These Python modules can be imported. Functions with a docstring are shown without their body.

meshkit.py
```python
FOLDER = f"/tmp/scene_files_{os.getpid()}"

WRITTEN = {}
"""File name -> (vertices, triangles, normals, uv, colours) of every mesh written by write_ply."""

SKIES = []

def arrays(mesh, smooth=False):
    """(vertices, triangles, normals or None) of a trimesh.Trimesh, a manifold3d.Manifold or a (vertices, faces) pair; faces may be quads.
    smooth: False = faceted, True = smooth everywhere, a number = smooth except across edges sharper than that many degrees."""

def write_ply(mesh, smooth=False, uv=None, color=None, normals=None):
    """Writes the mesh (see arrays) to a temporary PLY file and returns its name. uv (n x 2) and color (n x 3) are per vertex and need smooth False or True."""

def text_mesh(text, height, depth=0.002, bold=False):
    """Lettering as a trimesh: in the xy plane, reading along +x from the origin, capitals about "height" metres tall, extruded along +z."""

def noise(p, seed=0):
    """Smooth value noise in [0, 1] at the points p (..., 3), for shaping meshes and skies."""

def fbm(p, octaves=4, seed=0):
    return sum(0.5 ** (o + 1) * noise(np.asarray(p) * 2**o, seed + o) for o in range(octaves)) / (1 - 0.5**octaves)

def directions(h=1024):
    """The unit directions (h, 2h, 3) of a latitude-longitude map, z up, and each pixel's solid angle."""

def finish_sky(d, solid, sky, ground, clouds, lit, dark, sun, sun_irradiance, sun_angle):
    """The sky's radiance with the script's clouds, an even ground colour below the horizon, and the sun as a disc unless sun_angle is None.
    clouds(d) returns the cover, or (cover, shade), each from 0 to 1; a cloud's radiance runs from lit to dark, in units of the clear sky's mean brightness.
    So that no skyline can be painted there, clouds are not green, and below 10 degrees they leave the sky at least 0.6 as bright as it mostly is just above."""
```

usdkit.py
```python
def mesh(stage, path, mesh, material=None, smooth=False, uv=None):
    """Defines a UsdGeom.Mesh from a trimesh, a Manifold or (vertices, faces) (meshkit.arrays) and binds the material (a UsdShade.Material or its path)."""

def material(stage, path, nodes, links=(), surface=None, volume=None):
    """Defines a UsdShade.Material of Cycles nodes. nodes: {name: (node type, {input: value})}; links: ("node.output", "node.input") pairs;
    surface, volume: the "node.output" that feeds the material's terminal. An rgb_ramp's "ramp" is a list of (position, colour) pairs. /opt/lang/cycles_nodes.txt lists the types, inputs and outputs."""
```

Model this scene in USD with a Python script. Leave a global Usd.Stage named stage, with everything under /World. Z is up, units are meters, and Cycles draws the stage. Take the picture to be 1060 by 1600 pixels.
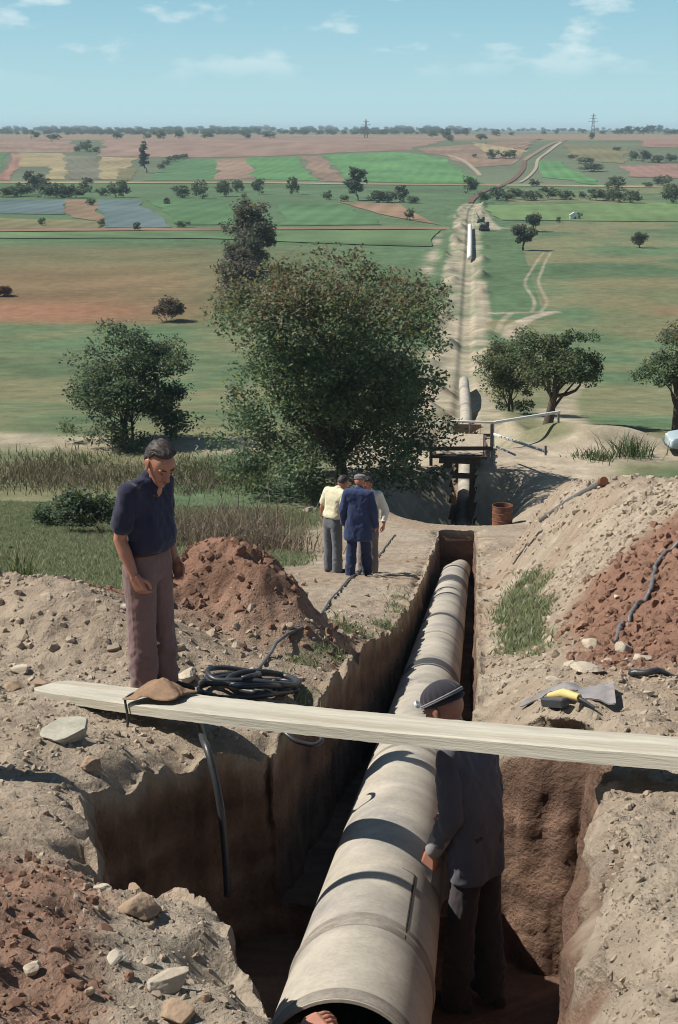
import math, random, numpy as np, trimesh, manifold3d as m3, shapely, usdkit, meshkit
from shapely.geometry import Polygon, LineString
from scipy.interpolate import PchipInterpolator
from pxr import Usd, UsdGeom, UsdLux, UsdShade, Gf, Sdf, Vt

stage = Usd.Stage.CreateInMemory()
UsdGeom.SetStageUpAxis(stage, UsdGeom.Tokens.z)
UsdGeom.SetStageMetersPerUnit(stage, 1.0)
UsdGeom.Xform.Define(stage, '/World')
UsdGeom.Scope.Define(stage, '/World/Looks')

# ------------------------------------------------------------------ camera, sky, sun
F = 2208.0                                   # 50 mm lens on 24 x 36 film, in pixels of the 1060 wide photograph
PITCH, PSI = math.atan((800 - 202) / F), math.radians(5.75)
fw = np.array([-math.sin(PSI) * math.cos(PITCH), math.cos(PSI) * math.cos(PITCH), -math.sin(PITCH)])
rt = np.array([math.cos(PSI), math.sin(PSI), 0.0])
up = np.cross(rt, fw)
cam = UsdGeom.Camera.Define(stage, '/World/camera')
M = Gf.Matrix4d(*rt, 0, *up, 0, *(-fw), 0, 0, 0, 0, 1)
cam.AddTransformOp().Set(M)
cam.CreateFocalLengthAttr(50.0)
cam.CreateHorizontalApertureAttr(24.0)
cam.CreateVerticalApertureAttr(24.0 * 1600 / 1060)
cam.CreateClippingRangeAttr(Gf.Vec2f(0.1, 20000))
cam.CreateExposureAttr(0.5)

SUN = np.array([-0.79, 0.03, 0.92]); SUN /= np.linalg.norm(SUN)      # towards the sun
sun_el, sun_rot = math.asin(SUN[2]), math.atan2(SUN[0], SUN[1])
sun = UsdLux.DistantLight.Define(stage, '/World/sunlight')
zx = np.cross([0, 0, 1], SUN); zx /= np.linalg.norm(zx); zy = np.cross(SUN, zx)
sun.AddTransformOp().Set(Gf.Matrix4d(*zx, 0, *zy, 0, *SUN, 0, 0, 0, 0, 1))
sun.CreateNormalizeAttr(True); sun.CreateIntensityAttr(1.25); sun.CreateAngleAttr(0.5)
sun.CreateColorAttr(Gf.Vec3f(1.0, 0.93, 0.84))

usdkit.material(stage, '/World/Looks/sky_look', {
    'sky': ('sky_texture', {'sky_type': 'single_scattering', 'sun_disc': False, 'sun_elevation': sun_el, 'sun_rotation': sun_rot, 'altitude': 150.0,
                            'air_density': 1.0, 'aerosol_density': 0.25, 'ozone_density': 3.0}),
    'co': ('texture_coordinate', {}), 'sep': ('separate_xyz', {}),
    'el': ('map_range', {'from_min': -0.02, 'from_max': 0.5, 'to_min': 0.0, 'to_max': 1.0, 'clamp': True}),
    'air': ('rgb_ramp', {'ramp': [(0.0, (6.8, 10.0, 10.6)), (0.08, (6.0, 9.5, 10.4)), (0.20, (4.1, 7.7, 9.4)), (0.40, (1.0, 2.4, 4.2)), (1.0, (0.4, 1.1, 2.3))]}),
    'mixs': ('mix', {'fac': 0.9}),
    'mp': ('mapping', {'scale': (18.0, 18.0, 48.0), 'location': (2.3, 0.4, 1.7)}),
    'n1': ('noise_texture', {'scale': 1.0, 'detail': 6.0, 'roughness': 0.52}),
    'cr': ('rgb_ramp', {'ramp': [(0.0, (0, 0, 0)), (0.535, (0, 0, 0)), (0.66, (1, 1, 1)), (1.0, (1, 1, 1))]}),
    'low': ('map_range', {'range_type': 'smoothstep', 'from_min': 0.025, 'from_max': 0.06, 'to_min': 0.0, 'to_max': 0.6, 'clamp': True}),
    'cf': ('math', {'math_type': 'multiply'}),
    'mixc': ('mix', {'mix_type': 'mix', 'color2': (11.5, 12.6, 12.4)}),
    'bg': ('background_shader', {'strength': 0.055})},
    [('co.generated', 'sep.vector'), ('sep.z', 'el.value'), ('el.result', 'air.fac'), ('sky.color', 'mixs.color1'), ('air.color', 'mixs.color2'), ('co.generated', 'mp.vector'), ('mp.vector', 'n1.vector'),
     ('n1.fac', 'cr.fac'), ('cr.color', 'cf.value1'), ('sep.z', 'low.value'), ('low.result', 'cf.value2'), ('cf.value', 'mixc.fac'), ('mixs.color', 'mixc.color1'), ('mixc.color', 'bg.color')], surface='bg.background')
dome = UsdLux.DomeLight.Define(stage, '/World/sky')
dome.CreateIntensityAttr(1.0)
UsdShade.MaterialBindingAPI.Apply(dome.GetPrim()).Bind(UsdShade.Material.Get(stage, '/World/Looks/sky_look'))
dome.GetPrim().SetCustomDataByKey('kind', 'structure')

# ------------------------------------------------------------------ helpers
rng = np.random.default_rng(7)
random.seed(7)
def ray(px, py): return fw + rt * (px - 530) / F + up * (800 - py) / F
def at(px, py, Y):
    """The point at depth Y on the line of sight measured in the photograph."""
    d = ray(px, py); return d * (Y / d[1])
def proj(p):
    p = np.asarray(p, float); w = p @ fw
    return 530 + F * (p @ rt) / w, 800 - F * (p @ up) / w
prof = np.array([(-40, 4.0), (-5, -.2), (0, -1.5), (10, -4.0), (24, -7.55), (35, -10.3), (45, -12.3), (50, -12.9), (56, -12.9), (61, -13.1), (66, -13.5), (80, -15.3), (98, -16.7),
                 (125, -17.4), (210, -17.4), (350, -17.4), (480, -17.4), (600, -16), (700, -12), (850, -8), (1000, -6.6), (1600, -5.2), (3000, -3), (6500, -1.2)], float)
zb = PchipInterpolator(prof[:, 0], prof[:, 1])
def G(px, py, dz=0.0):
    """Where the line of sight meets the terrain's long profile."""
    d = ray(px, py); Ys = np.geomspace(1.5, 6000, 6000); s = d[2] / d[1] * Ys - (zb(Ys) + dz); i = int(np.argmax(s < 0))
    a, b = (s[i - 1], s[i]) if i else (0, 1)
    Y = Ys[i - 1] + (Ys[i] - Ys[i - 1]) * a / (a - b) if i else Ys[0]
    return d * (Y / d[1])
used = {}
def path_for(name, parent=None):
    base = (str(parent.GetPath()) if parent is not None else '/World') + '/' + name
    k = used.get(base, 0); used[base] = k + 1
    return base if k == 0 else f'{base}_{k:03d}'
def setdata(p, **kw):
    for k, v in kw.items():
        if v: p.SetCustomDataByKey(k, v)
    return p
LOOK = {}
def obj(name, mesh, mat, parent=None, smooth=False, col=None, **kw):
    """ONE Mesh prim under parent or /World. col: one colour per vertex, or a function (v, n) -> colours."""
    path = path_for(name, parent)
    if col is None:
        m = usdkit.mesh(stage, path, mesh, LOOK.get(mat), smooth)
    else:
        v, f, n = meshkit.arrays(mesh, smooth)
        m = usdkit.mesh(stage, path, (v, f), LOOK.get(mat), False)
        if n is not None:
            m.CreateNormalsAttr(Vt.Vec3fArray.FromNumpy(n.astype(np.float32))); m.SetNormalsInterpolation('vertex')
        c = col(v, n) if callable(col) else np.asarray(col)
        UsdGeom.PrimvarsAPI(m).CreatePrimvar('col', Sdf.ValueTypeNames.Color3fArray, 'vertex').Set(Vt.Vec3fArray.FromNumpy(c.astype(np.float32)))
    return setdata(m.GetPrim(), **kw)
def thing(name, label, category, loc=(0, 0, 0), rotz=0.0, group=None, scale=None):
    x = UsdGeom.Xform.Define(stage, path_for(name))
    x.AddTranslateOp().Set(Gf.Vec3d(*map(float, loc))); x.AddRotateZOp().Set(math.degrees(rotz))
    if scale is not None: x.AddScaleOp().Set(Gf.Vec3f(*([scale] * 3 if np.ndim(scale) == 0 else scale)))
    return setdata(x.GetPrim(), label=label, category=category, group=group)
def dup(src, name, label, category, loc, rotz=0.0, group=None, scale=None):
    """A copy of a thing (or class prim) with its parts, by reference."""
    r = thing(name, label, category, loc, rotz, group, scale)
    r.GetReferences().AddInternalReference(src.GetPath()); r.SetInstanceable(True)
    return r
def proto(name):
    return stage.CreateClassPrim('/' + name)
cat = trimesh.util.concatenate
def T(mesh, loc=(0, 0, 0), rot=None, scale=None):
    m = mesh.copy()
    if scale is not None: m.apply_scale(scale)
    if rot is not None: m.apply_transform(trimesh.transformations.euler_matrix(*rot))
    m.apply_translation(loc); return m
def box(sx, sy, sz, loc=(0, 0, 0), rot=None, b=None):
    """A box with chamfered edges."""
    b = min(sx, sy, sz) * 0.12 if b is None else b
    x, y, z = sx / 2, sy / 2, sz / 2
    pts = [(i * (x - (0 if k == 0 else b)), j * (y - (0 if k == 1 else b)), l * (z - (0 if k == 2 else b))) for i in (-1, 1) for j in (-1, 1) for l in (-1, 1) for k in range(3)]
    return T(trimesh.convex.convex_hull(np.array(pts)), loc, rot)
def frame_to(a, b):
    a, b = np.asarray(a, float), np.asarray(b, float); d = b - a; L = np.linalg.norm(d); d = d / L
    s = np.cross(d, [0, 0, 1]) if abs(d[2]) < .98 else np.array([1., 0, 0]); s /= np.linalg.norm(s)
    return d, s, np.cross(s, d), L
def beam(a, b, w, h, bev=.006):
    """A squared timber from a to b (w across, h upright)."""
    d, s, u, L = frame_to(a, b)
    m = box(L, w, h, b=bev); R = np.eye(4); R[:3, 0], R[:3, 1], R[:3, 2] = d, -s, u; R[:3, 3] = (np.asarray(a) + np.asarray(b)) / 2
    m.apply_transform(R); return m
def tube(pts, r, n=8, closed_ends=True):
    """A round tube along a polyline; r may be one radius or one per point."""
    P = np.asarray(pts, float); k = len(P); r = np.broadcast_to(r, k)
    t = np.gradient(P, axis=0); t /= np.maximum(np.linalg.norm(t, axis=1, keepdims=True), 1e-9)
    u = np.cross(t[0], [0.3, 0.2, 1.0]); u /= np.linalg.norm(u); U = []
    for i in range(k):
        u = u - t[i] * (u @ t[i]); u /= np.linalg.norm(u); U.append(u)
    U = np.array(U); W = np.cross(t, U); a = np.linspace(0, 2 * np.pi, n, endpoint=False)
    v = (P[:, None] + r[:, None, None] * (U[:, None] * np.cos(a)[None, :, None] + W[:, None] * np.sin(a)[None, :, None])).reshape(-1, 3)
    f = []
    for i in range(k - 1):
        for j in range(n):
            A, B = i * n + j, i * n + (j + 1) % n
            f += [(A, B, B + n), (A, B + n, A + n)]
    if closed_ends:
        v = np.vstack([v, P[0], P[-1]]); c0, c1 = len(v) - 2, len(v) - 1
        for j in range(n):
            f += [(c0, (j + 1) % n, j), (c1, (k - 1) * n + j, (k - 1) * n + (j + 1) % n)]
    return trimesh.Trimesh(v, np.array(f), process=False)
def smooth_line(pts, n=40):
    P = np.asarray(pts, float); t = np.r_[0, np.cumsum(np.linalg.norm(np.diff(P, axis=0), axis=1))]
    return PchipInterpolator(t, P, axis=0)(np.linspace(0, t[-1], n))
def place_on(prim, a, b):
    """Turns a mesh built along its own x axis so that it runs from a to b."""
    d, s, u, L = frame_to(a, b); c = (np.asarray(a) + np.asarray(b)) / 2
    UsdGeom.Xformable(prim).AddTransformOp().Set(Gf.Matrix4d(*map(float, (*d, 0, *(-s), 0, *u, 0, *c, 1)))); return L
def ss(x, a, b):
    t = np.clip((np.asarray(x, float) - a) / (b - a), 0, 1); return t * t * (3 - 2 * t)
def fbm2(X, Y, s, seed=0, o=4):
    return meshkit.fbm(np.stack([X * s, Y * s, np.full_like(np.asarray(X, float), seed * 3.7)], -1), o, seed) - 0.5

# ------------------------------------------------------------------ materials
def mat(name, base, rough=0.9, var=0.25, vscale=6.0, bump=0.3, bscale=30.0, bdist=0.01, col_attr=False, spec=0.2, fine=None, metallic=0.0, tint=None, stretch=None, sheen=0.0, island=0.0):
    """Base colour (or the mesh's col primvar) broken up by two noises in object space, with fine relief."""
    n = {'tc': ('texture_coordinate', {}), 'mp': ('mapping', {'scale': stretch or (1, 1, 1)}),
         'n1': ('noise_texture', {'scale': vscale, 'detail': 5.0, 'roughness': 0.6}),
         'n2': ('noise_texture', {'scale': bscale, 'detail': 6.0, 'roughness': 0.65}),
         'r1': ('map_range', {'from_min': 0.25, 'from_max': 0.75, 'to_min': 1 - var, 'to_max': 1 + var}),
         'r2': ('map_range', {'from_min': 0.25, 'from_max': 0.75, 'to_min': 1 - var * .7, 'to_max': 1 + var * .7}),
         'm1': ('math', {'math_type': 'multiply'}), 'hs': ('hsv', {}),
         'bp': ('bump', {'strength': bump, 'distance': bdist}),
         'p': ('principled_bsdf', {'roughness': rough, 'specular_ior_level': spec, 'metallic': metallic, 'sheen_weight': sheen})}
    L = [('tc.object', 'mp.vector'), ('mp.vector', 'n1.vector'), ('mp.vector', 'n2.vector'), ('n1.fac', 'r1.value'), ('n2.fac', 'r2.value'), ('r1.result', 'm1.value1'), ('r2.result', 'm1.value2'),
         ('m1.value', 'hs.value'), ('n2.fac', 'bp.height'), ('bp.normal', 'p.normal')]
    if col_attr:
        n['at'] = ('attribute', {'attribute': 'col'}); src = 'at.color'
    else:
        n['cc'] = ('color', {'value': base}); src = 'cc.color'
    if tint is not None:                                   # a second colour in patches of its own
        n['n3'] = ('noise_texture', {'scale': vscale * 0.45, 'detail': 4.0, 'roughness': 0.6}); n['r3'] = ('map_range', {'from_min': 0.48, 'from_max': 0.66, 'to_min': 0.0, 'to_max': 1.0, 'clamp': True})
        n['mx'] = ('mix', {'color2': tint}); L += [('mp.vector', 'n3.vector'), ('n3.fac', 'r3.value'), ('r3.result', 'mx.fac'), (src, 'mx.color1')]; src = 'mx.color'
    L.append((src, 'hs.color')); out = 'hs.color'
    if island:
        n['oi'] = ('object_info', {}); n['ri'] = ('map_range', {'from_min': 0.0, 'from_max': 1.0, 'to_min': 1 - island, 'to_max': 1 + island}); n['h2'] = ('hsv', {})
        L += [('oi.random', 'ri.value'), ('ri.result', 'h2.value'), ('hs.color', 'h2.color')]; out = 'h2.color'
    L.append((out, 'p.base_color'))
    LOOK[name] = usdkit.material(stage, f'/World/Looks/{name}', n, L, surface='p.BSDF')
def leaf_mat(name, trans=0.35, rough=0.55):
    LOOK[name] = usdkit.material(stage, f'/World/Looks/{name}', {
        'at': ('attribute', {'attribute': 'col'}), 'p': ('principled_bsdf', {'roughness': rough, 'specular_ior_level': 0.35}),
        'tr': ('translucent_bsdf', {}), 'hs': ('hsv', {'saturation': 1.1, 'value': 1.6}), 'mx': ('mix_closure', {'fac': trans})},
        [('at.color', 'p.base_color'), ('at.color', 'hs.color'), ('hs.color', 'tr.color'), ('p.BSDF', 'mx.closure1'), ('tr.BSDF', 'mx.closure2')], surface='mx.closure')
mat('earth', None, 0.95, 0.22, 5.0, 0.9, 30.0, 0.035, col_attr=True, spec=0.1)
mat('valley_earth', None, 0.95, 0.26, 0.8, 0.4, 5.0, 0.06, col_attr=True, spec=0.05)
mat('field_earth', None, 0.95, 0.13, 0.12, 0.0, 0.9, 0.05, col_attr=True, spec=0.05)
mat('stone', (0.38, 0.34, 0.275), 0.93, 0.22, 9.0, 0.5, 40.0, 0.01, spec=0.15, tint=(0.33, 0.28, 0.21), island=0.18)
mat('clod', (0.315, 0.262, 0.20), 0.95, 0.22, 14.0, 0.5, 60.0, 0.006, spec=0.1, island=0.22)
mat('red_clod', (0.195, 0.117, 0.084), 0.95, 0.22, 14.0, 0.5, 60.0, 0.006, spec=0.1, island=0.25)
mat('pipe_steel', (0.36, 0.33, 0.275), 0.66, 0.24, 3.0, 0.25, 45.0, 0.004, spec=0.3, tint=(0.23, 0.215, 0.20))
mat('pipe_tape', (0.055, 0.052, 0.055), 0.6, 0.25, 10.0, 0.2, 50.0, 0.003)
mat('stripped_steel', (0.225, 0.205, 0.175), 0.7, 0.35, 7.0, 0.3, 60.0, 0.003, tint=(0.15, 0.125, 0.105))
mat('weld', (0.23, 0.20, 0.17), 0.6, 0.3, 20.0, 0.4, 90.0, 0.004, spec=0.4)
mat('rust', (0.17, 0.075, 0.045), 0.85, 0.35, 8.0, 0.4, 50.0, 0.004, tint=(0.08, 0.045, 0.035))
mat('soot', (0.025, 0.022, 0.02), 0.9, 0.2)
mat('plank_wood', (0.38, 0.365, 0.305), 0.88, 0.24, 3.0, 0.7, 18.0, 0.005, stretch=(0.25, 6, 6), tint=(0.28, 0.255, 0.20))
mat('dark_timber', (0.12, 0.085, 0.062), 0.9, 0.3, 4.0, 0.5, 30.0, 0.006, stretch=(1, 1, 0.4))
mat('gray_timber', (0.27, 0.24, 0.21), 0.9, 0.25, 4.0, 0.4, 30.0, 0.006)
mat('white_paint', (0.62, 0.62, 0.60), 0.6, 0.12, 6.0, 0.1, 30.0, 0.003)
mat('rubber', (0.03, 0.032, 0.036), 0.42, 0.2, 12.0, 0.1, 60.0, 0.002, spec=0.5)
mat('dusty_rubber', (0.11, 0.11, 0.115), 0.5, 0.3, 9.0, 0.1, 60.0, 0.002, spec=0.45)
mat('bark', (0.085, 0.068, 0.052), 0.95, 0.3, 6.0, 0.8, 22.0, 0.02, stretch=(1, 1, 0.3))
leaf_mat('leaf', 0.42); leaf_mat('dry_leaf', 0.2, 0.8); leaf_mat('grass_blade', 0.3, 0.6)
# ------------------------------------------------------------------ the ground near the camera, with the trench and the welding pit cut into it
PX, PR = -0.43, 0.305
def pipe_axis(Y):
    Y = np.asarray(Y, float)
    z = -2.236 - 0.243 * Y
    return np.where(Y < 29, z, z - 0.055 * np.maximum(Y - 29, 0))
def heap(X, Y):
    """Height of spoil above the natural slope."""
    h = 0
    # long spoil bank right of the trench
    d = X - 0.22 - 0.012 * np.maximum(Y - 10, 0)
    cr = 1.62 + 0.25 * fbm2(X, Y, .55, 3)
    prof_ = cr * ss(d, -.15, 1.9 - .7 * ss(Y, 15, 21)) * (1 - 0.75 * ss(d, 2.6, 6.5))
    along = ss(Y, 6.5, 15.5) * (1 - ss(Y, 23, 30 + .8 * np.clip(d, 0, 4)))
    h = h + prof_ * along
    # raised right shoulder near the pit
    h = h + 0.34 * ss(X, 0.02, 0.5) * (1 - ss(Y, 7.2, 11.0)) * (1 - .8 * ss(X, 4, 9))
    # gray spoil ridge on the left, running down to the right
    for (cx, cy, rx, ry, hh, a) in ((-4.1, 10.9, 1.9, 0.95, 0.62, -.35), (-2.9, 9.9, .9, .6, 0.22, -.3), (-4.6, 9.3, 1.1, .8, .15, 0), (-3.2, 6.7, .75, .6, .12, 0), (-2.15, 6.6, .45, .5, .08, 0),
                                   (-2.05, 11.5, .62, .52, .74, .2), (-1.62, 11.05, .45, .40, .34, 0), (-2.75, 11.9, .8, .55, .34, 0), (-1.28, 12.3, .35, .6, .16, .3),
                                   (-1.9, 3.6, .75, .55, .16, 0), (-2.3, 2.6, .8, .8, .25, 0),
                                   (-0.05, 31, .9, 6, .25, 0), (2.2, 33, 1.6, 5, .35, 0), (5.6, 60.0, 2.2, 1.2, .8, .1), (3.6, 61.5, 1.6, 1.0, .7, 0), (2.6, 47, 2.2, 3.5, .5, .2), (-2.6, 46, 1.2, 3.5, .35, 0)):
        c, s = math.cos(a), math.sin(a); u, w = (X - cx) * c + (Y - cy) * s, -(X - cx) * s + (Y - cy) * c
        h = h + hh * np.exp(-((np.abs(u) / rx) ** 2.4 + (np.abs(w) / ry) ** 2.4))
    # the working hollow in front of the bridge
    h = h - 2.55 * ss(Y, 42.0, 50.0) * (1 - ss(Y, 53.0, 54.4)) * np.exp(-np.abs((X + .75) / 2.0) ** 3) - 2.3 * ss(Y, 58.5, 59.6) * (1 - ss(Y, 62.5, 66)) * np.exp(-np.abs((X + .9) / 1.7) ** 3)
    return h
TR_L = PchipInterpolator([6.0, 7.4, 9.7, 15, 23, 42, 60], [-1.17, -1.17, -1.10, -0.86, -0.92, -1.12, -1.15])
TR_R = PchipInterpolator([6.0, 9, 23, 42, 60], [0.09, 0.10, 0.11, 0.02, 0.0])
def red_mask(X, Y):
    w = .35 * fbm2(X, Y, 1.2, 5)
    a = np.exp(-(((X + 2.0) / 1.05) ** 2 + ((Y - 11.5) / .95) ** 2) ** 1.6)
    a = np.maximum(a, ss(Y + w, 10.2, 11.2) * (1 - ss(Y, 12.6, 13.4)) * ss(X + w, -3.7, -3.0) * (1 - ss(X, -1.75, -1.3)))
    d = X - 0.22 - 0.012 * np.maximum(Y - 10, 0)
    b = ss(d + w * 1.1 - .05 * (Y - 10), 0.35, 0.7) * ss(Y + w * 3, 7.6, 9.0) * (1 - ss(Y + w * 2.2 - .45 * (d - 1), 12.3, 13.2))
    c = ss(-X - .28 * (Y - 3) - .78 + w * .6, 0.0, 0.25) * (1 - ss(Y + w, 4.3, 5.0)) * 0.85
    return np.clip(a + b + c, 0, 1)
def grass_mask(X, Y):
    w = fbm2(X, Y, .9, 11); w2 = fbm2(X, Y, 3.5, 12)
    left = ss(-X - 2.9 + w * 1.6 + w2 * .5, 0, .6) * ss(Y + w * 1.5 - .25 * (X + 4), 12.8, 13.8) * (1 - ss(Y + w * 3, 50.0, 52.0))
    left = left * (1 - .8 * ss(X + w, -5.5, -4.2) * (ss(Y, 26, 30)))
    d = X - 0.22 - 0.012 * np.maximum(Y - 10, 0)
    patch = ss(d + w * .4, -.02, .12) * (1 - ss(d + w * .7, .38, .62)) * ss(Y + w * 2, 10.6, 11.4) * (1 - ss(Y + w * 2, 17.0, 19.0))
    edge = ss(X + w * .5 - TR_L(np.clip(Y, 7, 60)), -.42, -.15) * (X < 0) * ss(Y + w * 2.5, 8.6, 9.6) * (1 - ss(Y + w * 4, 17, 20)) * ss(w2, -.02, .14) * .8
    rgt = ss(X + w * 2, 3.4, 4.6) * ss(Y + w * 3, 26, 30) * (1 - ss(Y + w * 2, 52, 55)) + ss(X + w * 2 - .05 * (Y - 30), 1.6, 2.4) * ss(Y, 38, 41) * (1 - ss(Y + w * 2, 49, 52)) * .8
    far = ss(Y + w * 2.5, 60.0, 62.5)
    far = far * (1 - np.exp(-((X + 0.6) / 2.1) ** 4) * (Y < 110))
    return np.clip(left + .85 * patch + .8 * edge + rgt + far, 0, 1)
PIT = [(0.09, 7.30), (-1.17, 7.42), (-1.34, 7.12), (-1.55, 6.85), (-1.70, 6.40), (-1.84, 6.02), (-1.62, 5.3), (-1.40, 4.55), (-1.26, 4.57), (-1.08, 4.62), (-0.88, 4.36), (-0.74, 3.9), (-0.59, 3.46), (-0.48, 3.0), (-0.45, 1.5), (0.30, 1.5), (0.31, 2.9), (0.34, 3.6), (0.43, 4.6), (0.57, 5.55), (0.64, 6.3), (0.62, 6.86), (0.36, 7.02)]
from scipy.spatial import cKDTree
def dense(poly, step=.05):
    ls = LineString(list(poly) + [poly[0]]); n = int(ls.length / step)
    return np.array([ls.interpolate(i * ls.length / n).coords[0] for i in range(n)])
_ty = np.linspace(7.2, 40.5, 700)
RIM = cKDTree(np.vstack([dense(PIT, .04), np.c_[TR_L(_ty), _ty], np.c_[TR_R(_ty), _ty]]))
def H(X, Y):
    X, Y = np.asarray(X, float), np.asarray(Y, float)
    z = zb(Y) + heap(X, Y)
    g, r = grass_mask(X, Y), red_mask(X, Y)
    rough = (1 - .7 * g) * (1 - .5 * ss(Y, 14, 45))
    z = z + .10 * fbm2(X, Y, .7, 1) * rough + .09 * fbm2(X, Y, 2.2, 2) * rough
    lump = np.abs(fbm2(X, Y, 5.0, 4, 4)) * 2
    hp = np.clip(heap(X, Y), 0, 1)
    z = z + (.06 + .11 * r + .06 * hp) * (0.35 - lump) * rough
    z = z + .045 * fbm2(X, Y, 13.0, 6, 3) * rough
    # crumbled lips along the cut
    k = (Y < 42) & (np.abs(X) < 3.2)
    if k.any():
        d = RIM.query(np.c_[X[k], Y[k]])[0]; nn_ = meshkit.fbm(np.c_[X[k] * 7, Y[k] * 7, X[k] * 0], 3, 13)
        z = z.copy(); n2_ = meshkit.fbm(np.c_[X[k] * 2.6, Y[k] * 2.6, X[k] * 0], 2, 14); z[k] -= (.02 + .20 * np.clip(nn_ - .35, 0, 1)) * np.exp(-d / .09) + .42 * np.clip(n2_ - .48, 0, 1) * np.exp(-d / .22)
    return z
def earth_colour(X, Y, z=None, nz=None):
    X, Y = np.asarray(X, float), np.asarray(Y, float)
    n1, n2 = fbm2(X, Y, 1.1, 21)[:, None], fbm2(X, Y, 5.0, 22)[:, None]
    clay = np.array([.325, .282, .222]) * (1 + .35 * n1 + .35 * n2)
    tan = np.array([.255, .188, .135]) * (1 + .3 * n2)
    c = clay + (tan - clay) * np.clip(.5 + 2.2 * fbm2(X, Y, .6, 23), 0, 1)[:, None] * .75
    r = red_mask(X, Y)[:, None]
    c = c * (1 - r) + np.array([.205, .120, .085]) * (1 + .45 * n2) * r
    g = grass_mask(X, Y)[:, None]
    gr = np.array([.095, .130, .066]) * (1 + .5 * n1 + .5 * n2)
    dry = np.array([.16, .14, .075])
    gr = gr + (dry - gr) * np.clip(.25 + 1.6 * fbm2(X, Y, .35, 25), 0, .8)[:, None]
    c = c * (1 - g) + gr * g
    return c
B_ = 46.0
ys = [1.2]
while ys[-1] < B_: ys.append(ys[-1] + max(.026, .0036 * ys[-1]))
ys = np.array(ys)
xs = np.arange(-4.6, 2.7, .028)
e = [0.028]
while sum(e) < 60: e.append(e[-1] * 1.085)
xs = np.r_[xs[0] - np.cumsum(e)[::-1], xs, xs[-1] + np.cumsum(e)]
def grid_mesh(xs, ys, hf):
    XX, YY = np.meshgrid(xs, ys); nx, ny = len(xs), len(ys)
    ZZ = hf(XX.ravel(), YY.ravel())
    v = np.c_[XX.ravel(), YY.ravel(), ZZ]
    i = (np.arange(ny - 1)[:, None] * nx + np.arange(nx - 1)[None]).ravel()
    f = np.vstack([np.c_[i, i + 1, i + nx + 1], np.c_[i, i + nx + 1, i + nx]])
    return v, f
v, f = grid_mesh(xs, ys, H)
nx, ny = len(xs), len(ys)
loop = np.r_[np.arange(nx), np.arange(1, ny) * nx + nx - 1, (ny - 1) * nx + np.arange(nx - 2, -1, -1), np.arange(ny - 2, 0, -1) * nx]
lo = v[loop].copy(); lo[:, 2] = -26
nb = len(v); k = len(loop); a = np.arange(k); b = (a + 1) % k
v2 = np.vstack([v, lo, [[0, 20, -26.]]])
f2 = np.vstack([f, np.c_[loop[b], loop[a], nb + a], np.c_[loop[b], nb + a, nb + b], np.c_[nb + a, np.full(k, nb + k), nb + b]])
block = m3.Manifold(m3.Mesh(v2.astype(np.float32), f2.astype(np.uint32)))

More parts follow.
